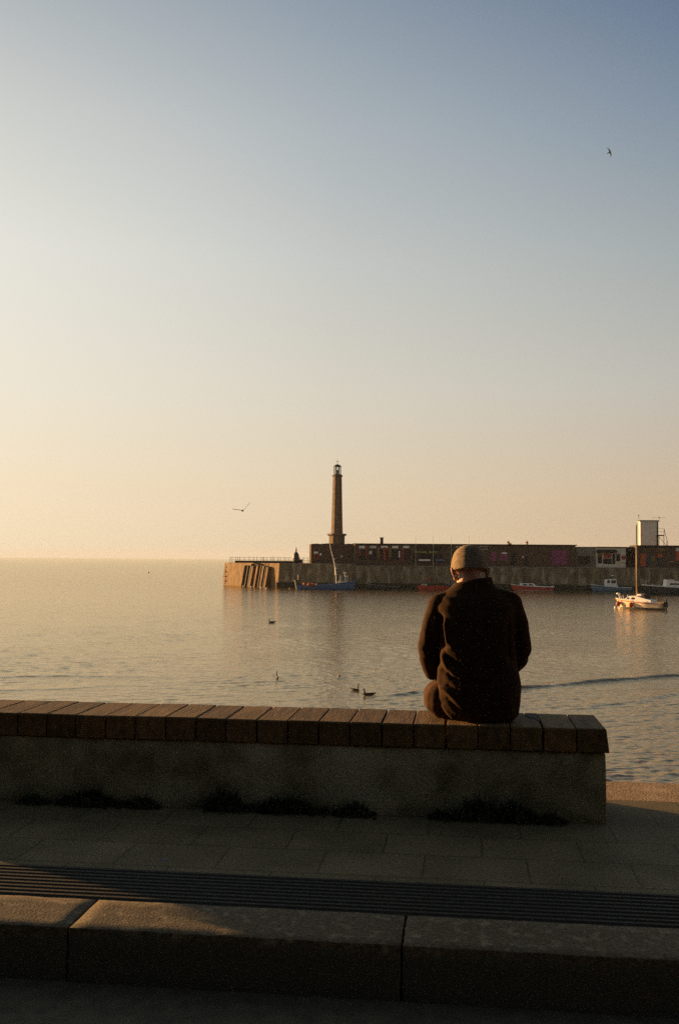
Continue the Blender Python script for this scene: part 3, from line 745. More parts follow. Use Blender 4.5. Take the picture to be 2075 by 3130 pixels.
# stone block under the lighthouse, chamfered at its left end
WB = 5.0
s0, h1 = hit(945, 1662, WB); s1, _ = hit(1082, 1662, WB); 
blk = pthing('stone_building', s0, WB, HH, 'flat-topped dark stone block that the lighthouse rises from', 'building')
g = PB(blk); g.prism([(s0+.42, WB), (s1, WB), (s1, WB+8), (s0+.6, WB+8), (s0-.05, WB+6.5), (s0, WB+.6)], HH-1.2, h1-.12); g.build('wall', m_brick, blk)
g = PB(blk)
for k in range(12):
    a = s0+.45+(s1-s0-.5)*k/12; g.box(a, a+(s1-s0-.5)/12-.02, WB+.02, WB+.5, h1-.12, h1-.02+.12*rnd.random())
g.build('parapet', m_brick, blk)
for (x0, y0, x1, y1, m, nm) in ((959, 1686, 972, 1692, m_white, 'sign'), (977, 1691, 983, 1698, m_white, 'notice'), (1041, 1698, 1046, 1704, m_cream, 'notice')):
    g = PB(blk); rect(g, x0, y0, x1, y1, WB-.003); g.build(nm, m, blk)
s_, h_ = hit(967, 1701, WB-.06)
g = PB(blk)
for k in range(14):
    a = 2*math.pi*k/14; b_ = 2*math.pi*(k+1)/14
    g.tube((s_+.42*math.cos(a), WB-.1, h_+.45*math.sin(a)), (s_+.42*math.cos(b_), WB-.1, h_+.45*math.sin(b_)), .13, None, 6)
g.build('lifebuoy_ring', m_orange, blk)

# lighthouse
LW = 9.0
s0, hp = hit(1029.5, 1663, LW)
lh = pthing('lighthouse', s0, LW, HH, 'tall slender octagonal stone lighthouse with a glazed lantern on the pier', 'lighthouse')
upx = (MP @ Vector((s0, LW, 0))).y/F            # metres per photo pixel there
def lz(y): return hit(1029.5, y, LW)[1]
k8 = 1/math.cos(math.pi/8)
def octo(mb, prof, rot=R(22.5-3)): return mb.lathe([(r*upx*1.02, z) for r, z in prof], (s0, LW), 8, rot)
g = PB(lh); octo(g, [(24.4, HH-.5), (24.4, lz(1639))]); g.build('pedestal', m_light, lh)
g = PB(lh); octo(g, [(24.4, lz(1639)), (28.5, lz(1636.5)), (30.5, lz(1635)), (30.5, lz(1632.5)), (27, lz(1631.5)), (19, lz(1631))]); g.build('base_cornice', m_ltrim, lh)
g = PB(lh); octo(g, [(18.1, lz(1631)), (17.2, lz(1600)), (16.2, lz(1560)), (15.2, lz(1520)), (14.4, lz(1480)), (13.9, lz(1459))]); g.build('shaft', m_light, lh)
g = PB(lh); octo(g, [(13.9, lz(1459)), (15, lz(1457)), (16.8, lz(1454.5)), (16.8, lz(1453)), (13, lz(1452)), (12.4, lz(1450)), (11.4, lz(1449.5))]); g.build('gallery_cornice', m_ltrim, lh)
g = PB(lh)
for k in range(8):
    a = R(22.5-3)+k*math.pi/4; p = (s0+10.3*upx*math.cos(a), LW+10.3*upx*math.sin(a))
    g.tube((*p, lz(1449.5)), (*p, lz(1427)), .085, None, 6)
g.build('lantern_frame', m_metal, lh)
g = PB(lh); g.tube((s0, LW, lz(1449.5)), (s0, LW, lz(1443)), .16, .1, 8); g.ball((s0, LW, lz(1440)), (.2, .2, .28)); g.build('lamp', m_glass, lh)
g = PB(lh); octo(g, [(12.4, lz(1427)), (12.6, lz(1425.5)), (9.5, lz(1422.5)), (5.5, lz(1420.4)), (1.2, lz(1419))]); g.build('dome', m_metal, lh)
g = PB(lh); g.tube((s0, LW, lz(1419)), (s0, LW, lz(1402)), .05, .025, 6); g.tube((s0-5*upx, LW, lz(1410.5)), (s0+5*upx, LW, lz(1410.5)), .03, None, 5); g.tube((s0, LW-.35, lz(1410.5)), (s0, LW+.35, lz(1410.5)), .03, None, 5); g.ball((s0, LW, lz(1410.5)), .09); g.build('weather_vane', m_metal, lh)

# long low workshop building
WL = 3.2
s0, h1 = hit(1080, 1660, WL); s1, h2 = hit(1762, 1666, WL); h1 = (h1+h2)/2
sh = pthing('workshop_building', s0, WL, HQ, 'long single-storey dark brick workshop row with a flat roof on the quay', 'building')
g = PB(sh); g.prism([(s0+.45, WL), (s1-.3, WL), (s1-.3, WL+5.5), (s0-.1, WL+5.5), (s0+.02, WL+.55)], HQ, h1-.2); g.build('wall', m_brick, sh)
g = PB(sh); g.prism([(s0+.3, WL-.35), (s1, WL-.35), (s1, WL+5.8), (s0-.2, WL+5.8), (s0-.2, WL+.3)], h1-.2, h1); g.build('roof', m_roof, sh)
a, hc = hit(1161, 1642.5, WL+2.5); b_, _ = hit(1172, 1642.5, WL+2.5)
g = PB(sh); g.box(a+.06, b_-.06, WL+2.5, WL+3.3, h1, hc-.14); g.box(a-.06, b_+.06, WL+2.38, WL+3.42, hc-.14, hc); g.build('chimney', m_brick, sh)
def deco(lst, root, w):
    for (nm, x0, y0, x1, y1, m, th) in lst:
        g = PB(root); rect(g, x0, y0, x1, y1, w-.003, th); g.build(nm, m, root)
WIN = [(1097, 1115), (1130, 1150), (1164, 1185), (1198, 1217), (1232, 1250)]
for x0, x1 in WIN:
    g = PB(sh); rect(g, x0-1, 1680, x1+1, 1712, WL-.003, .05); dr = g.build('door', m_black, sh)
    g = PB(sh); rect(g, x0, 1668.5, x1, 1676, WL-.003, .12); g.build('sign', m_white if x0 != 1130 else m_cream, sh)
deco([('banner', 1117.5, 1671, 1122, 1701, m_red, .1), ('banner', 1171, 1673, 1179, 1714, m_red, .16), ('banner', 1228.5, 1676, 1234, 1714, m_red, .1), ('banner', 1097, 1681, 1103, 1698, m_red, .08),
      ('shutter', 1153, 1672, 1160, 1702, m_ochre, .08), ('shutter', 1187, 1672, 1195, 1702, m_ochre, .08), ('notice', 1128, 1684, 1137, 1694, m_cream, .1), ('pipe', 1218, 1684, 1221.5, 1704, m_white, .12),
      ('opening', 1262, 1692, 1352, 1722, m_black, .02), ('opening', 1268, 1670, 1356, 1683, m_dark, .04),
      ('counter', 1279, 1709.5, 1315, 1714.5, m_white, .5), ('counter', 1331, 1709.5, 1358, 1715, m_teal, .5),
      ('fascia_sign', 1465, 1669.5, 1489, 1679.5, m_cream, .06), ('shutter', 1502, 1687, 1516, 1715, m_pink, .06), ('shutter', 1529, 1691, 1549, 1714, m_pink, .06), ('sign', 1533, 1688, 1548, 1693, m_white, .08),
      ('door', 1560, 1690, 1577, 1726, m_black, .03), ('lamp', 1595, 1700, 1599.5, 1705, m_white, .2), ('roller_door', 1684, 1681, 1733, 1728, m_pink, .07),
      ('opening', 1602, 1700, 1612, 1728, m_black, .02), ('notice', 1393, 1669, 1398, 1673, m_white, .06), ('notice', 1402, 1670, 1413, 1672.5, m_white, .05)], sh, WL)
g = PB(sh); rect(g, 1466.5, 1671, 1487.5, 1678, WL-.07, .02); g.build('sign_face', m_brick, sh)
g = PB(sh)                                       # illegible short strokes of yellow-green lettering on the fascia
x = 1267
while x < 1332:
    w_ = rnd.choice((1.6, 2.4, 3.2)); 
    if not (1284 < x < 1287 or 1303 < x < 1309): rect(g, x, 1685.5+rnd.uniform(-.3, .5), x+w_, 1689.5+rnd.uniform(-.8, .4), WL-.05, .03)
    x += w_+.9
g.build('lettering', m_green, sh)

# flag poles in front of the workshop
for x0, lab in ((1270, 'bare pale flagpole in front of the workshop, leftmost of four'), (1323.5, 'bare flagpole, second of four from the lighthouse side'), (1378.5, 'bare flagpole, third of four, just left of the man’s head'), (1432.5, 'bare flagpole rising behind the man’s grey hat')):
    s_, ht = hit(x0, 1638, 1.2); p = pthing('flagpole', s_, 1.2, HQ, lab, 'flagpole', 'flagpoles along the quay')
    g = PB(p); g.tube((s_, 1.2, HQ), (s_, 1.2, ht), .045, .022, 6); g.build('pole', m_cream, p)
    g = PB(p); g.ball((s_, 1.2, ht+.03), .05, 6, 5); g.build('finial', m_cream, p)

# two people sitting up on the workshop roof
m_dcl = mat('dark_clothing', (.045, .035, .028), None, 1, .9); m_bcl = mat('tan_clothing', (.16, .085, .04), None, 1, .9)
for x0, lab, mm in ((1553, 'tiny seated figure in dark clothes on the workshop roof edge, with a bag beside', m_dcl), (1609.5, 'tiny seated figure in a tan coat on the workshop roof, the right one of two', m_bcl)):
    s_, _ = hit(x0, 1660, WL+1.5); p = pthing('person', s_, WL+1.5, h1, lab, 'person', 'people on the workshop roof')
    g = MB(); g.sweep([(0, 0, .1, .17), (0, .03, .35, .17), (0, .02, .52, .13)]); g.sweep([(0, .02, .52, .08), (0, 0, .68, .06)]); g.ball((0, -.02, .78), (.09, .10, .125))
    for s in (-1, 1):
        g.sweep([(s*.18, .02, .5, .06), (s*.22, -.06, .3, .05), (s*.1, -.25, .25, .04)]); g.sweep([(s*.1, 0, .1, .09), (s*.12, -.4, .3, .065), (s*.12, -.5, .05, .05)])
    ob = remeshed(g, 'body', m_skin, p, .03, 2)
    g = MB(); g.sweep([(0, .0, .12, .2), (0, .03, .35, .2), (0, .02, .52, .16)]); 
    for s in (-1, 1): g.sweep([(s*.18, .02, .5, .08), (s*.22, -.06, .3, .07), (s*.12, -.22, .25, .06)])
    remeshed(g, 'coat', mm, p, .03, 2)
s_, _ = hit(1559, 1660, WL+1.5); p = pthing('bag', s_, WL+1.5, h1, 'small dark bag beside the left figure on the roof', 'bag'); g = PB(p); g.box(s_-.2, s_+.22, WL+1.4, WL+1.7, h1, h1+.24); g.tube((s_-.1, WL+1.55, h1+.24), (s_+.1, WL+1.55, h1+.3), .02); g.build('body', m_dcl, p, bevel=.06)

# grey yard wall between workshop and kiosk
s0, ha = hit(1762, 1671, 4.2); s1, _ = hit(1802, 1671, 4.2)
w_ = pthing('yard_wall', s0, 4.2, HQ, 'plain grey rendered wall between the workshop row and the white kiosk', 'wall')
g = PB(w_); g.box(s0-.25, s1+1.5, 4.2, 4.7, HQ, ha); g.build('wall', m_grey, w_)
g = PB(w_); rect(g, 1768, 1699, 1800, 1724, 4.197, .6); g.build('bin_store', m_dark, w_)

# white kiosk
WK = 2.6
s0, hk = hit(1824, 1671, WK); s1, _ = hit(1911, 1671, WK)
ki = pthing('kiosk', s0, WK, HQ, 'white refreshment kiosk with dark awning, red round sign and sunlit left side', 'kiosk')
g = PB(ki); g.box(s0, s1, WK, WK+3.6, HQ, hk-.18); g.build('wall', m_cream, ki)
g = PB(ki); g.prism([(s0-.08, WK-.35), (s1+.15, WK-.35), (s1+.15, WK+3.9), (s0-.55, WK+3.9)], hk-.18, hk); g.build('roof', m_roof, ki)
s_a, ha = hit(1824, 1683, WK-.9); s_b, _ = hit(1884, 1683, WK-.9); hb = hit(1824, 1690, WK-.9)[1]
g = PB(ki); g.add([(s_a, WK-.004, ha+.25), (s_b, WK-.004, ha+.25), (s_b, WK-1.0, hb+.35), (s_a, WK-1.0, hb+.35), (s_a, WK-.004, hb), (s_b, WK-.004, hb), (s_b, WK-1.0, hb), (s_a, WK-1.0, hb)], [(0, 3, 2, 1), (4, 5, 6, 7), (3, 7, 6, 2), (0, 4, 7, 3), (1, 2, 6, 5), (0, 1, 5, 4)]); g.build('awning', m_dcl, ki)
deco([('serving_hatch', 1825, 1692, 1839, 1722, m_black, .03), ('shutter', 1826, 1692, 1839, 1700, m_ochre, .06), ('menu_board', 1844, 1692, 1866, 1706, m_red, .05), ('serving_hatch', 1842, 1707, 1868, 1724, m_black, .04), ('serving_hatch', 1870, 1693, 1879, 1724, m_black, .04),
      ('door', 1882, 1693, 1894, 1715, m_black, .06), ('counter', 1889, 1716, 1910, 1719, m_cream, .5)], ki, WK)
s_, h_ = hit(1904, 1704.5, WK); g = PB(ki); g.lathe([(.46, 0), (.46, .05)], (0, 0), 20); 
g.v = [Vector((v.x+ki['o'][0]+s_, -(v.z+ki['o'][2])+WK-.003, v.y+ki['o'][1]+h_))-Vector(ki['o']) for v in g.v]
g.build('round_sign', m_red, ki)
g = PB(ki); g.box(s0-.03, s0, WK+1.2, WK+2.5, HQ+1.0, HQ+2.2); g.build('poster', m_red, ki)

# recessed dark shed between kiosk and corner block
s0, hk2 = hit(1911, 1672, 5); s1, _ = hit(1945, 1672, 5)
sd2 = pthing('shed', s0, 5, HQ, 'dark recessed shed squeezed between the white kiosk and the mural block', 'shed')
g = PB(sd2); g.box(s0-.1, s1+.1, 5, 8, HQ, hk2-.12); g.build('wall', m_dark, sd2); g = PB(sd2); g.box(s0-.15, s1+.1, 4.8, 8.1, hk2-.12, hk2); g.build('roof', m_roof, sd2)
g = PB(sd2); rect(g, 1921, 1679, 1926, 1681, 4.997, .1); g.build('lamp', m_white, sd2)

m_slatey = mat('dull_blue_paint', (.05, .065, .085), (.035, .06, .055), 3, .7)
# mural block at the right
WR = 3.0
s0, hr = hit(1943, 1666.5, WR); s1 = s0+42
mb_ = pthing('mural_building', s0, WR, HQ, 'dark flat-roofed block with orange and red painted doors at the right edge', 'building')
g = PB(mb_); g.box(s0, s1, WR, WR+5.5, HQ, hr-.45); g.build('wall', m_brick, mb_)
g = PB(mb_); g.box(s0-.1, s1+.1, WR-.25, WR+5.7, hr-.45, hr); g.build('roof', m_roof, mb_)
deco([('door', 1956, 1693, 1973, 1731, m_orange, .04), ('mural', 1975, 1698, 1990, 1728, m_slatey, .02), ('mural', 1990, 1698, 1999, 1715, m_ochre, .02), ('mural', 2008, 1693, 2024, 1703, m_orange, .03), ('mural', 2010, 1706, 2024, 1728, m_slatey, .02), ('mural', 2008, 1676, 2030, 1683, m_ochre, .03),
      ('counter', 2040, 1717, 2058, 1718.3, m_cream, .4), ('sign', 2064, 1673.5, 2090, 1684.5, m_white, .06), ('door', 2064, 1685.5, 2092, 1714, m_orange, .05)], mb_, WR)
g = PB(mb_)                                      # the sign's visible letters: M I
def stroke(x0, y0, x1, y1, t=.9):
    a, ha = hit(x0, y0, WR-.07); c_, hc_ = hit(x1, y1, WR-.07); q = t*.033
    g.add([(a-q, WR-.075, ha), (a+q, WR-.075, ha), (c_+q, WR-.075, hc_), (c_-q, WR-.075, hc_), (a-q, WR-.064, ha), (a+q, WR-.064, ha), (c_+q, WR-.064, hc_), (c_-q, WR-.064, hc_)], [(0, 1, 2, 3), (4, 7, 6, 5), (0, 4, 5, 1), (2, 6, 7, 3), (0, 3, 7, 4), (1, 5, 6, 2)])
stroke(2066.2, 1682.5, 2066.2, 1676.5); stroke(2066.2, 1676.5, 2068.2, 1680); stroke(2068.2, 1680, 2070.2, 1676.5); stroke(2070.2, 1676.5, 2070.2, 1682.5); stroke(2073, 1676.5, 2073, 1682.5)
g.build('lettering', m_dcl, mb_)

# white look-out tower behind the mural block
WT = 12.0
s0, ht = hit(1954.5, 1590, WT); s1, _ = hit(2011, 1590, WT); tsx = (MP @ Vector((s0, WT, 0))).y/F
tw = pthing('lookout_tower', s0, WT, HQ, 'pale square look-out tower with outside stair and aerials, rising behind the mural block', 'tower')
m_tower = mat('white_render', (.72, .67, .56), (.60, .56, .46), 1.2, .8)
g = PB(tw); g.box(s0+.05, s1-.35, WT, WT+1.7, HQ, ht-.3); g.build('wall', m_tower, tw)
g = PB(tw); g.box(s0-.12, s1+.1, WT-.15, WT+1.9, ht-.3, ht-.14); g.build('cornice', m_cream, tw)
g = PB(tw); g.box(s0-.16, s1+.14, WT-.2, WT+1.95, ht-.137, ht); g.build('roof', m_roof, tw)
g = PB(tw); sl, hl = hit(1950.5, 1576, WT-.3); g.tube((sl, WT-.3, HQ), (sl, WT-.3, hl), .035, None, 6); g.ball((sl, WT-.3, hl), .13); g.build('aerial', m_metal, tw)
g = PB(tw); sr, hr2 = hit(2013, 1578, WT+1); g.tube((sr, WT+1, ht-.3), (sr, WT+1, hr2), .04, None, 6); h_ = hit(2013, 1582.5, WT+1)[1]; a_, _ = hit(1990, 1582, WT+1); b_, _ = hit(2032, 1582, WT+1); g.tube((a_, WT+1, h_), (b_, WT+1, h_), .025, None, 5); g.ball((sr, WT+1, h_), .12); g.build('radio_mast', m_metal, tw)
g = PB(tw)
hpz = hit(2010, 1635, WT+.5)[1]; a_, _ = hit(2003, 1635, WT+.5); b_, _ = hit(2026, 1635, WT+.5)
g.box(a_, b_, WT-.2, WT+1.6, hpz-.22, hpz)
for q_ in (a_+.06, (a_+b_)/2-.3, b_-.06): g.tube((q_, WT-.1, HQ), (q_, WT-.1, hpz), .06, None, 6)
g.tube((a_+.2, WT-.1, hpz), (b_+.5, WT-.1, hpz-2.4), .04)
g.build('stair_landing', m_dark, tw)
g = PB(tw); hz2 = hit(2010, 1616, WT-.1)[1]
for hh in (hz2, (hz2+hpz)/2): g.tube((s1-.4, WT-.1, hh), (b_, WT-.1, hh), .03, None, 5)
g.tube((b_, WT-.1, hpz), (b_, WT-.1, hz2), .05, None, 5); g.tube((b_, WT-.1, hz2), (b_+.75, WT-.1, hpz-1.8), .05, None, 5); g.tube((b_+.55, WT-.1, HQ), (b_+.55, WT-.1, hpz-1.4), .05, None, 5); g.tube((b_+.85, WT-.1, HQ), (b_+.75, WT-.1, hpz-1.8), .05, None, 5)
g.build('stair_rail', m_dark, tw)
g = PB(tw); g.box(s1-.33, s1-.02, WT+.1, WT+.5, HQ, ht-.31); g.build('drain_stack', m_dark, tw)

# ================================================================== BOATS (local frame: bow towards -x, y away, z above the water)
def hull_rings(Ln, Bm, hs, hb, draft=.35, rake=.5, transom=.75, mid=None, n=18, flare=.88):
    out = []; shr = []
    for k in range(n+1):
        t = k/n                                   # 0 stern .. 1 bow
        bb = Bm/2*(transom+(1-transom)*min(1, t/.35)) if t < .35 else Bm/2*math.sqrt(max(0, 1-((t-.35)/.66)**2.2))
        bb = max(bb, .03); top = hs+(hb-hs)*t**1.8 if mid is None else (hs*(1-t)**2+mid*2*t*(1-t)+hb*t**2)
        x = lambda z: (-(t-.5)*Ln) - rake*max(0, t-.6)/.4*(z/hb)
        kd = -draft*(1-.8*max(0, t-.7)/.3)
        pts = [(0, kd), (bb*.55, kd*.7), (bb*flare*.95, top*.1), (bb*flare, top*.3), (bb*.97, top*.7), (bb, top)]
        ring_ = [(x(z), -y, z) for y, z in pts[::-1]] + [(x(z), y, z) for y, z in pts[1:]]
        out.append(ring_); shr.append((x(top), bb, top))
    return out, shr
def boat(name, x, y, length_px, label, cat, hullm, hs, hb, Bm, bow=-1, turn=0, group='boats moored below the harbour arm', sink=0, **kw):
    P = on_z(x, y, ZS); Ln = length_px*P.y/F/math.cos(turn)
    rt = empty(name, (P.x, P.y, ZS), (0 if bow < 0 else math.pi)+turn); tag(rt, label, cat, group)
    rk = kw.get('rake', .5)
    rings, shr = hull_rings(Ln-rk, Bm, hs, hb, **kw)
    g = MB(); n = len(rings[0])
    vs = [p for r_ in rings for p in r_]; fs = []
    for k in range(len(rings)-1):
        for i in range(n-1): fs.append((k*n+i, k*n+i+1, (k+1)*n+i+1, (k+1)*n+i))
    fs.append(tuple(range(n)))
    g.add(vs, fs); g.build('hull', hullm, rt, True)
    return rt, shr, Ln, P.y/F
def deck(rt, shr, m, drop=.06, name='deck', t0=0, t1=1):
    g = MB(); k0, k1 = int(t0*(len(shr)-1)), int(t1*(len(shr)-1)); S = shr[k0:k1+1]
    vs = [(x, -b_*.97, z-drop) for x, b_, z in S]+[(x, b_*.97, z-drop) for x, b_, z in S]; n = len(S)
    g.add(vs, [(i, i+1, i+1+n, i+n) for i in range(n-1)]); return g.build(name, m, rt)
def gunwale(rt, shr, m, r=.05, dz=0, name='gunwale', off=1.0):
    g = MB()
    for s in (-1, 1): g.path([(x, s*b_*off, z+dz) for x, b_, z in shr], r, 6)
    x, b_, z = shr[0]; g.tube((x, -b_*off, z+dz), (x, b_*off, z+dz), r, None, 6)
    return g.build(name, m, rt)
def cabin(rt, poly, wid, m, name='cabin'):
    g = MB(); g.xprism(poly, -wid/2, wid/2); return g.build(name, m, rt, bevel=.03)
def win(par, x0, x1, z0, z1, wid, m=None, name='window'):
    for y0, y1 in ((-wid/2-.014, -wid/2+.008), (wid/2-.008, wid/2+.014)):
        g = MB(); g.box(x0, x1, y0, y1, z0, z1); g.build(name, m or m_glass, par, bevel=.005)

# --- red cabin boat
rt, shr, Ln, u_ = boat('cabin_boat', 1628, 1806, 128, 'red cabin boat with white trunk cabin and two side windows, right of the man', 'boat', m_hullred, .80, 1.25, 2.1, mid=.78, rake=.45)
X = lambda px: (px-1628)*u_
deck(rt, shr, m_white); gunwale(rt, shr, m_white, .055); 
cb = cabin(rt, [(X(1586), .82), (X(1589), 1.28), (X(1591), 1.52), (X(1627), 1.52), (X(1637), 1.05), (X(1639), .80)], 1.35, m_white)
win(cb, X(1595), X(1608), 1.08, 1.38, 1.36); win(cb, X(1613), X(1625), 1.08, 1.38, 1.36)
g = MB(); g.path([(X(1640), -.8, .92), (X(1692), -.8, .80)], .07); g.path([(X(1640), .8, .92), (X(1692), .8, .80)], .07); g.build('coaming', m_white, rt)
g = MB(); g.box(X(1683), X(1691), -.35, .35, .72, 1.02); g.box(X(1685), X(1691), -.3, .3, 1.02, 1.08); g.build('engine_cover', m_cream, rt, bevel=.04)
g = MB(); g.path([(X(1574), -.3, 1.12), (X(1574), -.3, 1.35), (X(1570), 0, 1.38), (X(1574), .3, 1.35), (X(1574), .3, 1.12)], .025); g.build('bow_rail', m_metal, rt)
for s in (-1, 1): g = MB(); g.path([(x, s*b_*.93, .10) for x, b_, z in shr[:-2]], .045); g.build('boot_stripe', m_cream, rt)
# --- blue and white fishing boat
rt, shr, Ln, u_ = boat('fishing_boat', 1868, 1809, 122, 'blue boat with white wheelhouse forward and low open stern, behind the yacht’s mast', 'boat', m_teal, .85, 1.45, 2.4, mid=.80, rake=.4)
X = lambda px: (px-1868)*u_
deck(rt, shr, m_grey, .3); gunwale(rt, shr, m_white, .06)
cb = cabin(rt, [(X(1846), .9), (X(1849), 1.25), (X(1850), 2.45), (X(1880), 2.55), (X(1881), 1.6), (X(1886), .9)], 1.5, m_white, 'wheelhouse')
win(cb, X(1852), X(1860), 1.75, 2.3, 1.51); win(cb, X(1864), X(1878), 1.7, 2.3, 1.51)
g = MB(); g.tube((X(1871), 0, 2.5), (X(1871), 0, 3.1), .035); g.build('mast', m_metal, rt); g = MB(); g.box(X(1868), X(1874), -.25, .25, 3.1, 3.32); g.build('radar', m_white, rt, bevel=.06)
for s in (-1, 1): g = MB(); g.path([(x, s*b_*1.005, z*.62) for x, b_, z in shr], .03); g.build('rubbing_strake', m_cream, rt)
# --- dark boat at the right edge
rt, shr, Ln, u_ = boat('fishing_boat', 2072, 1818, 212, 'dark-hulled fishing boat with white rail and long wheelhouse, cut by the right edge', 'boat', m_dgrey, 1.2, 1.75, 3.2, mid=1.2, rake=.5)
X = lambda px: (px-2072)*u_
deck(rt, shr, m_grey, .15); gunwale(rt, shr, m_white, .085)
cb = cabin(rt, [(X(2027), 1.2), (X(2031), 2.05), (X(2031), 2.75), (X(2054), 2.75), (X(2056), 2.5), (X(2120), 2.4), (X(2122), 1.2)], 1.9, m_white, 'wheelhouse')
win(cb, X(2041), X(2069), 1.8, 2.1, 1.91); win(cb, X(2074), X(2100), 1.8, 2.1, 1.91)
g = MB(); g.tube((X(1973), 0, 1.7), (X(1973), 0, 2.7), .06); g.tube((X(1973), 0, 2.55), (X(1984), 0, 2.55), .03); g.build('bow_post', m_cream, rt)
g = MB(); g.path([(X(1974), -.1, 2.4), (X(1990), -.7, 2.15), (X(2026), -.85, 2.3)], .02, 5); g.build('handrail', m_metal, rt)
g = MB(); g.tube((X(1995), .3, 1.6), (X(1995), .3, 1.95), .1); g.tube((X(2012), -.5, 1.55), (X(2012), -.5, 1.85), .08); g.build('bollard', m_cream, rt)
# --- blue fishing boat with the derrick mast near the pier head
rt, shr, Ln, u_ = boat('fishing_boat', 995, 1802, 178, 'long low blue fishing boat with slanting derrick mast and cream stern posts', 'boat', m_blue, .85, 1.75, 3.0, bow=1, mid=.62, rake=.4)
X = lambda px: -(px-995)*u_                       # turned round: local x runs to the left
deck(rt, shr, m_dark, .35); gunwale(rt, shr, m_blue, .07)
g = MB(); g.tube((X(908), .9, .0), (X(901.5), .9, 1.9), .12, .09); g.build('stern_post', m_cream, rt)
g = MB(); g.tube((X(911), -.6, 1.9), (X(911), -.6, 2.9), .11); g.build('net_roller', m_cream, rt)
g = MB(); g.add([(X(1030), -1, 1.30), (X(1060), -1, 1.55), (X(1060), 1, 1.55), (X(1030), 1, 1.30), (X(1030), -1, 1.48), (X(1060), -1, 1.75), (X(1060), 1, 1.75), (X(1030), 1, 1.48)], [(0, 1, 2, 3), (4, 7, 6, 5), (0, 4, 5, 1), (1, 5, 6, 2), (2, 6, 7, 3), (3, 7, 4, 0)]); g.build('foredeck_casing', m_cream, rt)
g = MB(); g.box(X(1041), X(1037), -.9, .9, 1.6, 2.75); g.build('wheelhouse_pillar', m_white, rt)
g = MB()
for s in (-.9, .9): g.tube((X(1055), s, 1.6), (X(1055), s, 2.8), .07); g.tube((X(1061), s, 1.7), (X(1061), s, 2.8), .05)
g.build('wheelhouse_frame', m_white, rt)
g = MB(); g.box(X(1058), X(1048), -.3, .3, 3.2, 3.5); g.tube((X(1053), 0, 1.6), (X(1053), 0, 3.2), .04); g.build('radar', m_white, rt)
g = MB(); g.tube((X(1027), 0, 1.0), (X(1026), 0, 2.9), .05); g.tube((X(1026), 0, 2.9), (X(1024), 0, 4.4), .16, .12); g.tube((X(1024), 0, 4.4), (X(1019), 0, 5.9), .1, .08); g.tube((X(1019), 0, 5.9), (X(1009), 0, 8.2), .08, .05); g.tube((X(1009), 0, 8.2), (X(1006), 0, 9.8), .045, .03)
g.tube((X(1025), 0, 4.2), (X(1033), 0, 4.25), .05); g.tube((X(1019), 0, 5.8), (X(1023), 0, 6.15), .05); g.build('derrick_mast', m_white, rt)
for px_, r_ in ((931, 4.6), (944, 4.2), (951, 4.4), (959, 4.2), (967, 2.8)):
    P = on_z(px_, 1802, ZS); fl = MB(); fl.ball((0, 0, 0), (r_*u_, r_*u_, r_*u_*1.05), 12, 8); fl.tube((0, 0, r_*u_), (0, 0, r_*u_+.1), .05)
    ob = fl.build('float', m_orange if px_ != 967 else m_cream, None, True); ob.location = (P.x, P.y-1.15, ZS+1.02+.12*(px_ == 931))
    tag(ob, {931: 'orange net float hanging apart at the blue boat’s stern', 944: 'orange net float, leftmost of the close row of three on the blue boat', 951: 'middle orange float of the close row on the blue boat', 959: 'right-hand orange float of the close row on the blue boat', 967: 'small pale float right of the orange ones on the blue boat'}[px_], 'float', 'net floats on the blue fishing boat')
# --- dark dinghy
rt, shr, Ln, u_ = boat('dinghy', 1173, 1802, 100, 'slim dark grey dinghy with pale gunwale below the red banners', 'boat', m_dgrey, .55, 1.1, 1.9, mid=.6, rake=.4)
deck(rt, shr, m_dark, .25, 'floor'); gunwale(rt, shr, m_grey, .05)
g = MB(); g.box(-.4, -.1, -.8, .8, .45, .52); g.box(1.6, 1.9, -.75, .75, .40, .47); g.build('thwart', m_dark, rt)
# --- red open boat
rt, shr, Ln, u_ = boat('open_boat', 1325, 1804, 96, 'red open workboat with a pale box at its end, left of the man', 'boat', m_hullred, .82, .98, 2.2, mid=.80, rake=.25, transom=.85)
X = lambda px: (px-1325)*u_
deck(rt, shr, m_dark, .3); gunwale(rt, shr, m_red, .05)
g = MB(); g.box(X(1288), X(1304), -.5, .5, .6, 1.12); g.box(X(1287.5), X(1304.5), -.55, .55, 1.12, 1.22); g.build('locker', m_cream, rt)
g = MB(); g.ball((X(1330), -.4, .85), (.5, .3, .16)); g.ball((X(1342), .2, .85), (.4, .3, .14)); g.build('net_heap', m_orange, rt)
# lifebuoy on the quay wall
s_, h_ = hit(1312.5, 1771, -.1); lbp = pthing('lifebuoy', s_, -.1, h_, 'orange lifebuoy hung on the quay wall above the red open boat', 'lifebuoy')
g = PB(lbp)
for k in range(16):
    a, b_ = 2*math.pi*k/16, 2*math.pi*(k+1)/16; g.tube((s_+.34*math.cos(a), -.1, h_+.34*math.sin(a)), (s_+.34*math.cos(b_), -.1, h_+.34*math.sin(b_)), .10, None, 6)
g.build('ring', m_orange, lbp); g = PB(lbp); g.box(s_-.05, s_+.05, -.09, .0, h_-.8, h_+.3); g.build('bracket', m_cream, lbp)
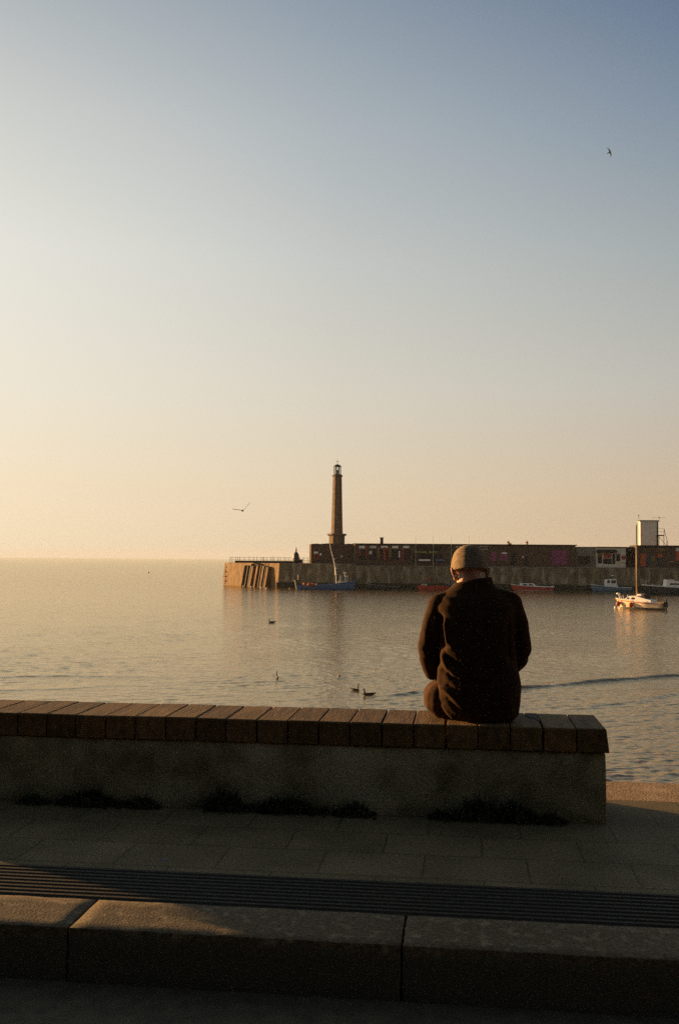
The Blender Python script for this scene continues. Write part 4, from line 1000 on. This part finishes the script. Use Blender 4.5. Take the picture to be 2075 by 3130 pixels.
# --- grey boat mostly hidden by the man
rt, shr, Ln, u_ = boat('workboat', 1428, 1805, 128, 'grey workboat with an open wheelhouse frame, mostly hidden behind the man', 'boat', m_dgrey, .8, 1.3, 2.3, mid=.8, rake=.5)
X = lambda px: (px-1428)*u_
deck(rt, shr, m_grey, .2); gunwale(rt, shr, m_grey, .05)
g = MB()
for s in (-.7, .7): g.path([(X(1369), s*.6, 1.2), (X(1373), s, 2.2), (X(1390), s, 2.6), (X(1394), s, 1.9), (X(1380), s, 1.3)], .06)
g.path([(X(1373), -.7, 2.2), (X(1373), .7, 2.2)], .05); g.path([(X(1390), -.7, 2.6), (X(1390), .7, 2.6)], .05); g.box(X(1376), X(1388), -.6, .6, 3.0, 3.15); g.tube((X(1384), 0, 2.6), (X(1384), 0, 3.0), .05)
g.build('wheelhouse_frame', m_grey, rt)
cb = cabin(rt, [(X(1386), .9), (X(1388), 2.3), (X(1440), 2.3), (X(1444), .9)], 1.5, m_grey, 'wheelhouse'); win(cb, X(1394), X(1408), 1.6, 2.1, 1.51); win(cb, X(1414), X(1430), 1.6, 2.1, 1.51)

m_yacht = mat('yacht_gelcoat', (.80, .62, .40), (.68, .52, .33), 3, .4); m_mast = mat('varnished_mast', (.40, .25, .11), (.28, .17, .075), 4, .5)
# --- sunlit sailing yacht
rt, shr, Ln, u_ = boat('sailing_yacht', 1961, 1862, 108, 'small cream-white sailing yacht with red stripe, bare mast catching the sun', 'yacht', m_yacht, .86, 1.30, 2.4, turn=R(-46), mid=.95, rake=.75, transom=.62, group='boats moored below the harbour arm')
YR = rt
X = lambda px: (px-1959)*u_*.80/math.cos(R(46))
deck(rt, shr, m_white, .0); gunwale(rt, shr, m_white, .03)
for s in (-1, 1): g = MB(); g.path([(x, s*b_*1.0, z*.86) for x, b_, z in shr[1:]], .05); g.build('red_stripe', m_red, rt)
g = MB()
for s in (-1, 1):
    vs = []; fs = []
    for k, (x, b_, z) in enumerate(shr[:-1]): vs += [(x, s*(b_*.89+.012), -.05), (x, s*(b_*.895+.014), .24)]
    for k in range(len(shr)-2): fs.append((2*k, 2*k+2, 2*k+3, 2*k+1))
    g.add(vs, fs)
x, b_, z = shr[0]; g.box(x, x+.02, -b_*.85, b_*.85, -.05, .24)
g.build('antifouling', m_black, rt)
cb = cabin(rt, [(X(1912), 1.08), (X(1922), 1.45), (X(1930), 1.64), (X(1948), 1.68), (X(1962), 1.50), (X(1992), 1.18), (X(1992), .85), (X(1912), .85)], 1.35, m_white)
for s in (-1, 1):
    g = MB(); g.ball((X(1926), s*.675, 1.34), (.22, .02, .11), 12, 6); g.build('porthole', m_glass, cb, True)
    g = MB(); g.ball((X(1941), s*.675, 1.34), (.30, .02, .15), 12, 6); g.build('porthole', m_glass, cb, True)
g = MB(); g.box(X(1950), X(1963), -.5, .5, 1.66, 1.92); g.build('hatch', m_white, rt, bevel=.05)
g = MB(); g.xprism([(X(1964), .95), (X(1963), 1.6), (X(1966), 1.85), (X(1972), 1.88), (X(1977), 1.5), (X(1977), .95)], -.6, .6); g.build('spray_hood', m_dcl, rt, bevel=.1)
MT = (1862-1608)*u_
g = MB(); g.tube((X(1944), 0, 1.4), (X(1944), 0, 2.6), .11, .10, 8); g.tube((X(1944), 0, 2.6), (X(1944), 0, MT), .10, .085, 8); g.tube((X(1944)-.05, 0, MT), (X(1944)+.06, 0, MT+.18), .07); g.build('mast', m_mast, rt, True)
g = MB(); g.path([(X(1900), 0, 1.12), (X(1944), 0, MT*.93)], .006, 4)
for s in (-1, 1): g.path([(X(1946), s*1.1, .95), (X(1944), 0, MT*.9)], .006, 4)
g.path([(X(2022), 0, .8), (X(1944), 0, MT)], .006, 4); g.build('rigging', m_metal, rt)
g = MB(); g.path([(X(1898), -.25, 1.15), (X(1890), -.1, 1.85), (X(1886), 0, 1.9), (X(1890), .1, 1.85), (X(1898), .25, 1.15)], .03); g.path([(X(1911), -.55, 1.05), (X(1910), -.55, 1.75)], .025); g.path([(X(1911), .55, 1.05), (X(1910), .55, 1.75)], .025); g.ball((X(1889), 0, 1.87), (.28, .2, .12)); g.build('pulpit', m_white, rt)
g = MB(); g.path([(X(2008), -.5, .75), (X(2005), -.5, 1.7)], .025); g.path([(X(2026), -.5, .75), (X(2025), -.5, 1.2), (X(2025), .5, 1.2), (X(2026), .5, .75)], .025); g.box(X(2010), X(2026), -.5, .5, .85, 1.0); g.build('stern_gear', m_ochre, rt)
g = MB(); g.box(X(2022), X(2031), -.2, .2, .35, .95); g.tube((X(2029), 0, .9), (X(2026), 0, 1.5), .07); g.tube((X(2028), 0, .4), (X(2028), 0, -.3), .06); g.build('outboard_motor', m_black, rt, bevel=.03)
P0 = YR.matrix_basis
for px_, lab in ((1899.5, 'red round fender hanging at the yacht’s bow'), (1941, 'red round fender hanging amidships on the yacht')):
    ob = MB(); ob.ball((0, 0, 0), (.30, .24, .34), 12, 8); ob.tube((0, 0, .32), (0, .05, .75), .025); f_ = ob.build('fender', m_orange, None, True)
    kk = min(shr, key=lambda q_: abs(q_[0]-X(px_))); loc = Vector((X(px_), -kk[1]-.14, .52 if px_ > 1920 else .62))
    f_.location = Matrix.Translation(YR.location) @ Matrix.Rotation(YR.rotation_euler.z, 4, 'Z') @ loc; tag(f_, lab, 'fender', 'red fenders on the yacht')
ob = MB(); a = Matrix.Translation(YR.location) @ Matrix.Rotation(YR.rotation_euler.z, 4, 'Z') @ Vector((X(1890), 0, 1.0)); e = on_z(1880, 1858, ZS)
ob.path([a, a.lerp(e, .5)+Vector((0, 0, -.1)), e], .02, 5); tag(ob.build('mooring_rope', m_dcl), 'dark mooring rope slanting from the yacht’s bow to its small buoy', 'rope')
def buoy(px, py, r, m, lab, nm='buoy'):
    P = on_z(px, py, ZS); g = MB(); g.lathe([(r*.3, -r*.8), (r*.85, -r*.3), (r, .2*r), (r*.8, r*.75), (r*.35, r*1.1), (r*.12, r*1.15), (r*.12, r*1.5)], (0, 0), 12); o_ = g.build(nm, m, None, True); o_.location = P; tag(o_, lab, 'buoy', 'mooring buoys'); return o_
buoy(1880, 1858, .2, m_white, 'small white mooring buoy at the end of the yacht’s rope')
buoy(1623, 1809.5, .22, m_ochre, 'small yellow buoy floating in front of the red cabin boat')
buoy(887, 1800, .24, m_ochre, 'yellow buoy just left of the long blue fishing boat')
buoy(455, 1751, .35, m_dgrey, 'lone dark buoy far out on the open sea at the left')
for i, (px_, lab) in enumerate(((746, 'left'), (769, 'second'), (799, 'third'), (815, 'right'))):
    buoy(px_, 1793+i*2.4, .25, m_cream, {'left': 'pale buoy at the foot of the sunlit end wall, leftmost of four', 'second': 'pale buoy at the end wall foot, second from the left', 'third': 'pale buoy at the end wall foot, third from the left', 'right': 'pale buoy at the end wall foot, nearest the shaded corner'}[lab])

# ================================================================== BIRDS
m_bird = mat('gull_grey', (.16, .13, .10), (.09, .075, .06), 14, .8); m_birdw = mat('gull_white', (.62, .57, .50), (.40, .36, .31), 12, .8); m_birdd = mat('dark_plumage', (.035, .028, .022), (.06, .045, .03), 20, .8); m_beak = mat('beak_yellow', (.35, .2, .05), None, 1, .6)
def swimmer(px, py, rot, size, m, lab, neck=1.0):
    P = on_z(px, py, ZS); rt = empty('water_bird', (P.x, P.y, ZS), rot); tag(rt, lab, 'bird', 'birds swimming near the shore')
    g = MB()
    for t in np.linspace(0, 1, 9):
        x = -.20+.44*t; g.ball((x, 0, .055+.035*(t > .6)*(t-.6)*2.2), (.07, .085*math.sin(math.pi*(.18+.72*(1-t))), .075*math.sin(math.pi*(.2+.66*(1-t)))), 10, 7)
    g.sweep([(-.16, 0, .10, .045), (-.185, 0, .17*neck, .032), (-.185, 0, .25*neck, .028)]); g.ball((-.20, 0, .275*neck), (.046, .034, .036)); g.sweep([(.2, 0, .09, .035), (.33, 0, .135, .014)])
    o_ = remeshed(g, 'body', m, rt, .012, 2)
    g = MB(); g.sweep([(-.235, 0, .27*neck, .013), (-.285, 0, .262*neck, .006)]); o2 = g.build('beak', m_beak, rt)
    rt.scale = (size,)*3
swimmer(1126, 2126, R(6), 1.0, m_birdd, 'dark water bird with pale breast facing left, rightmost and nearest the bench')
swimmer(1086, 2111, R(150), .8, m_birdd, 'dark long-necked water bird between the white bird and the rightmost one', 1.35)
swimmer(1036, 2070, R(75), .85, m_birdw, 'white water bird seen end on, the palest on the water')
swimmer(847, 2073, R(-80), .85, m_bird, 'brownish water bird with raised neck, alone left of the white one', 1.4)
swimmer(831, 1904, R(15), 1.25, m_birdd, 'small dark water bird far out, above the others in the water')
def flyer(pos, rot, wings, m, lab, k=1.0):
    rt = empty('flying_gull', pos); rt.rotation_euler = rot; tag(rt, lab, 'bird', 'gulls in flight'); g = MB()
    for t in np.linspace(0, 1, 10):
        g.ball((0, .2-.42*t, 0), (.062*math.sin(math.pi*(.15+.75*t))+.008, .06, .055*math.sin(math.pi*(.15+.75*t))+.006), 10, 7)
    g.ball((0, .23, .012), (.036, .046, .034)); g.sweep([(0, .26, .01, .012), (0, .30, .004, .004)])
    g.add([(-.03, -.18, .006), (.03, -.18, .006), (.06, -.32, .006), (-.06, -.32, .006), (-.03, -.18, -.006), (.03, -.18, -.006), (.06, -.32, -.004), (-.06, -.32, -.004)], [(0, 1, 2, 3), (4, 7, 6, 5), (0, 4, 5, 1), (1, 5, 6, 2), (2, 6, 7, 3), (3, 7, 4, 0)])
    g.build('body', m, rt, True)
    for pts in wings:                             # (x, y, z, chord)
        w = MB(); vs = []; 
        for (x, y, z, c_) in pts: vs += [(x, y+c_*.45, z), (x, y+c_*.1, z+.02), (x, y-c_*.55, z-.005), (x, y, z-.012)]
        fs = []
        for a in range(len(pts)-1):
            for b_ in range(4): fs.append((4*a+b_, 4*a+(b_+1) % 4, 4*a+4+(b_+1) % 4, 4*a+4+b_))
        fs += [(0, 1, 2, 3), tuple(range(4*len(pts)-4, 4*len(pts)))]
        w.add(vs, fs); w.build('wing', m, rt, True)
    rt.scale = (k,)*3
wl = [(-.03, .06, .01, .2), (-.2, .11, .03, .17), (-.38, .06, .05, .13), (-.58, -.07, .05, .05), (-.66, -.14, .05, .015)]
wr = [(-x, y, z, c_) for x, y, z, c_ in wl]
# banking gull high on the right, seen from below
d = ray(1861, 466); xa = Vector((.42, .25, -.87)).normalized(); ya = Vector((.95, .1, .3)); ya = (ya-xa*ya.dot(xa)).normalized(); za = xa.cross(ya)
flyer(EYE+d*(118/d.y), Matrix((xa, ya, za)).transposed().to_euler(), (wl, wr), m_birdd, 'dark banking gull high in the blue upper right sky', 1.0)
# gull gliding above the pier, seen nearly head on
d = ray(741.5, 1561); k = 62/F
flyer(EYE+d*(62/d.y), (R(2), 0, 0), ([(-.03, .06, .01, .2), (-.25, .09, .06, .16), (-.40, .05, .06, .12), (-.62, -.06, .10, .03)], [(.03, .06, .02, .2), (.18, .09, .17, .16), (.30, .05, .32, .12), (.47, -.04, .50, .03)]), m_bird, 'grey gull gliding with raised wings above the pier end', 1.0)

# ================================================================== UNSEEN HOUSES ADDED BEHIND THE CAMERA (to keep the low sky off the steps)
m_house = mat('blocker_brick', (.028, .022, .017), (.02, .016, .013), 1.5, .9, .4, 6, bdist=.03); m_slate = mat('slate', (.03, .03, .032), (.045, .043, .042), 3, .7)  # brick made near-black so the added houses bounce little sun
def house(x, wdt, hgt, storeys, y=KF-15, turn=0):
    rt = empty('sky_blocker_house', MBF @ Vector((x, y, -.5)), -TH+turn); g = MB(); g.box(0, wdt, -9, 0, 0, hgt); g.build('wall', m_house, rt)
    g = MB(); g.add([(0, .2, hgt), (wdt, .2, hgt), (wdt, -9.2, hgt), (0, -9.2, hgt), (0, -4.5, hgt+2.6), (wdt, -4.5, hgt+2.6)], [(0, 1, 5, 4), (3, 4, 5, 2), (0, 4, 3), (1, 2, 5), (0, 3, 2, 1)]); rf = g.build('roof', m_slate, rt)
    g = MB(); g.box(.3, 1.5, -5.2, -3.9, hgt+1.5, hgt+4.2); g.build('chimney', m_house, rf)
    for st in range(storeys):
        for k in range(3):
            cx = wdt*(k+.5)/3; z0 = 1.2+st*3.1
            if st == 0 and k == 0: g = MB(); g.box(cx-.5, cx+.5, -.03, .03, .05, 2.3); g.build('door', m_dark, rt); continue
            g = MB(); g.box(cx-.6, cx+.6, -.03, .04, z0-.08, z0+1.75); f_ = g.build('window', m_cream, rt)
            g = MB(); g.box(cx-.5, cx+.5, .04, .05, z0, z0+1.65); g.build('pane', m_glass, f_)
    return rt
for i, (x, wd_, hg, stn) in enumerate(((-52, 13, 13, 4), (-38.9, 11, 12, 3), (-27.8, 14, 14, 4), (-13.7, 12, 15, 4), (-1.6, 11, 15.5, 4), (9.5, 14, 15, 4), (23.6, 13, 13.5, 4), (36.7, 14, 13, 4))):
    tag(house(x, wd_, hg, stn), 'added unseen house of near-black brick, blocking the low sky behind the steps', 'house', 'unseen houses added behind the steps')

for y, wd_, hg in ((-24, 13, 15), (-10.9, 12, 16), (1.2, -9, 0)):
    if wd_ > 0: tag(house(-24, wd_, hg, 4, y+wd_, R(-90)), 'added unseen house of near-black brick, blocking the low sky left of the bench', 'house', 'unseen houses added behind the left end of the bench')
# a pale splash of bird droppings on the paving
P = bpix(492, 2627); g = MB()
for k in range(9):
    a = rnd.uniform(0, 6.28); q_ = rnd.uniform(0, .03); rr = rnd.uniform(.004, .011); cx, cy = P.x+q_*math.cos(a)*1.6, P.y+q_*math.sin(a)*.6
    g.lathe([(rr*1.3, .0), (rr, .0025), (rr*.4, .0035)], (cx, cy), 9)
bf(tag(g.build('bird_dropping', m_grey), 'pale splash of bird droppings on the dark paving left of the middle', 'bird dropping'))

# ================================================================== HAZE OVER THE SEA
hz = MB(); hz.box(-14000, 14000, -60, 12500, -6.3, 62)
m = bpy.data.materials.new('haze_air'); m.use_nodes = True; N = m.node_tree.nodes; N.remove(N['Principled BSDF'])
pv = N.new('ShaderNodeVolumePrincipled'); pv.inputs['Color'].default_value = (.80, .88, 1, 1); pv.inputs['Density'].default_value = HAZE; pv.inputs['Anisotropy'].default_value = 0
m.node_tree.links.new(pv.outputs[0], N['Material Output'].inputs['Volume'])
if HAZE > 0: tag(hz.build('haze', m), kind='stuff')
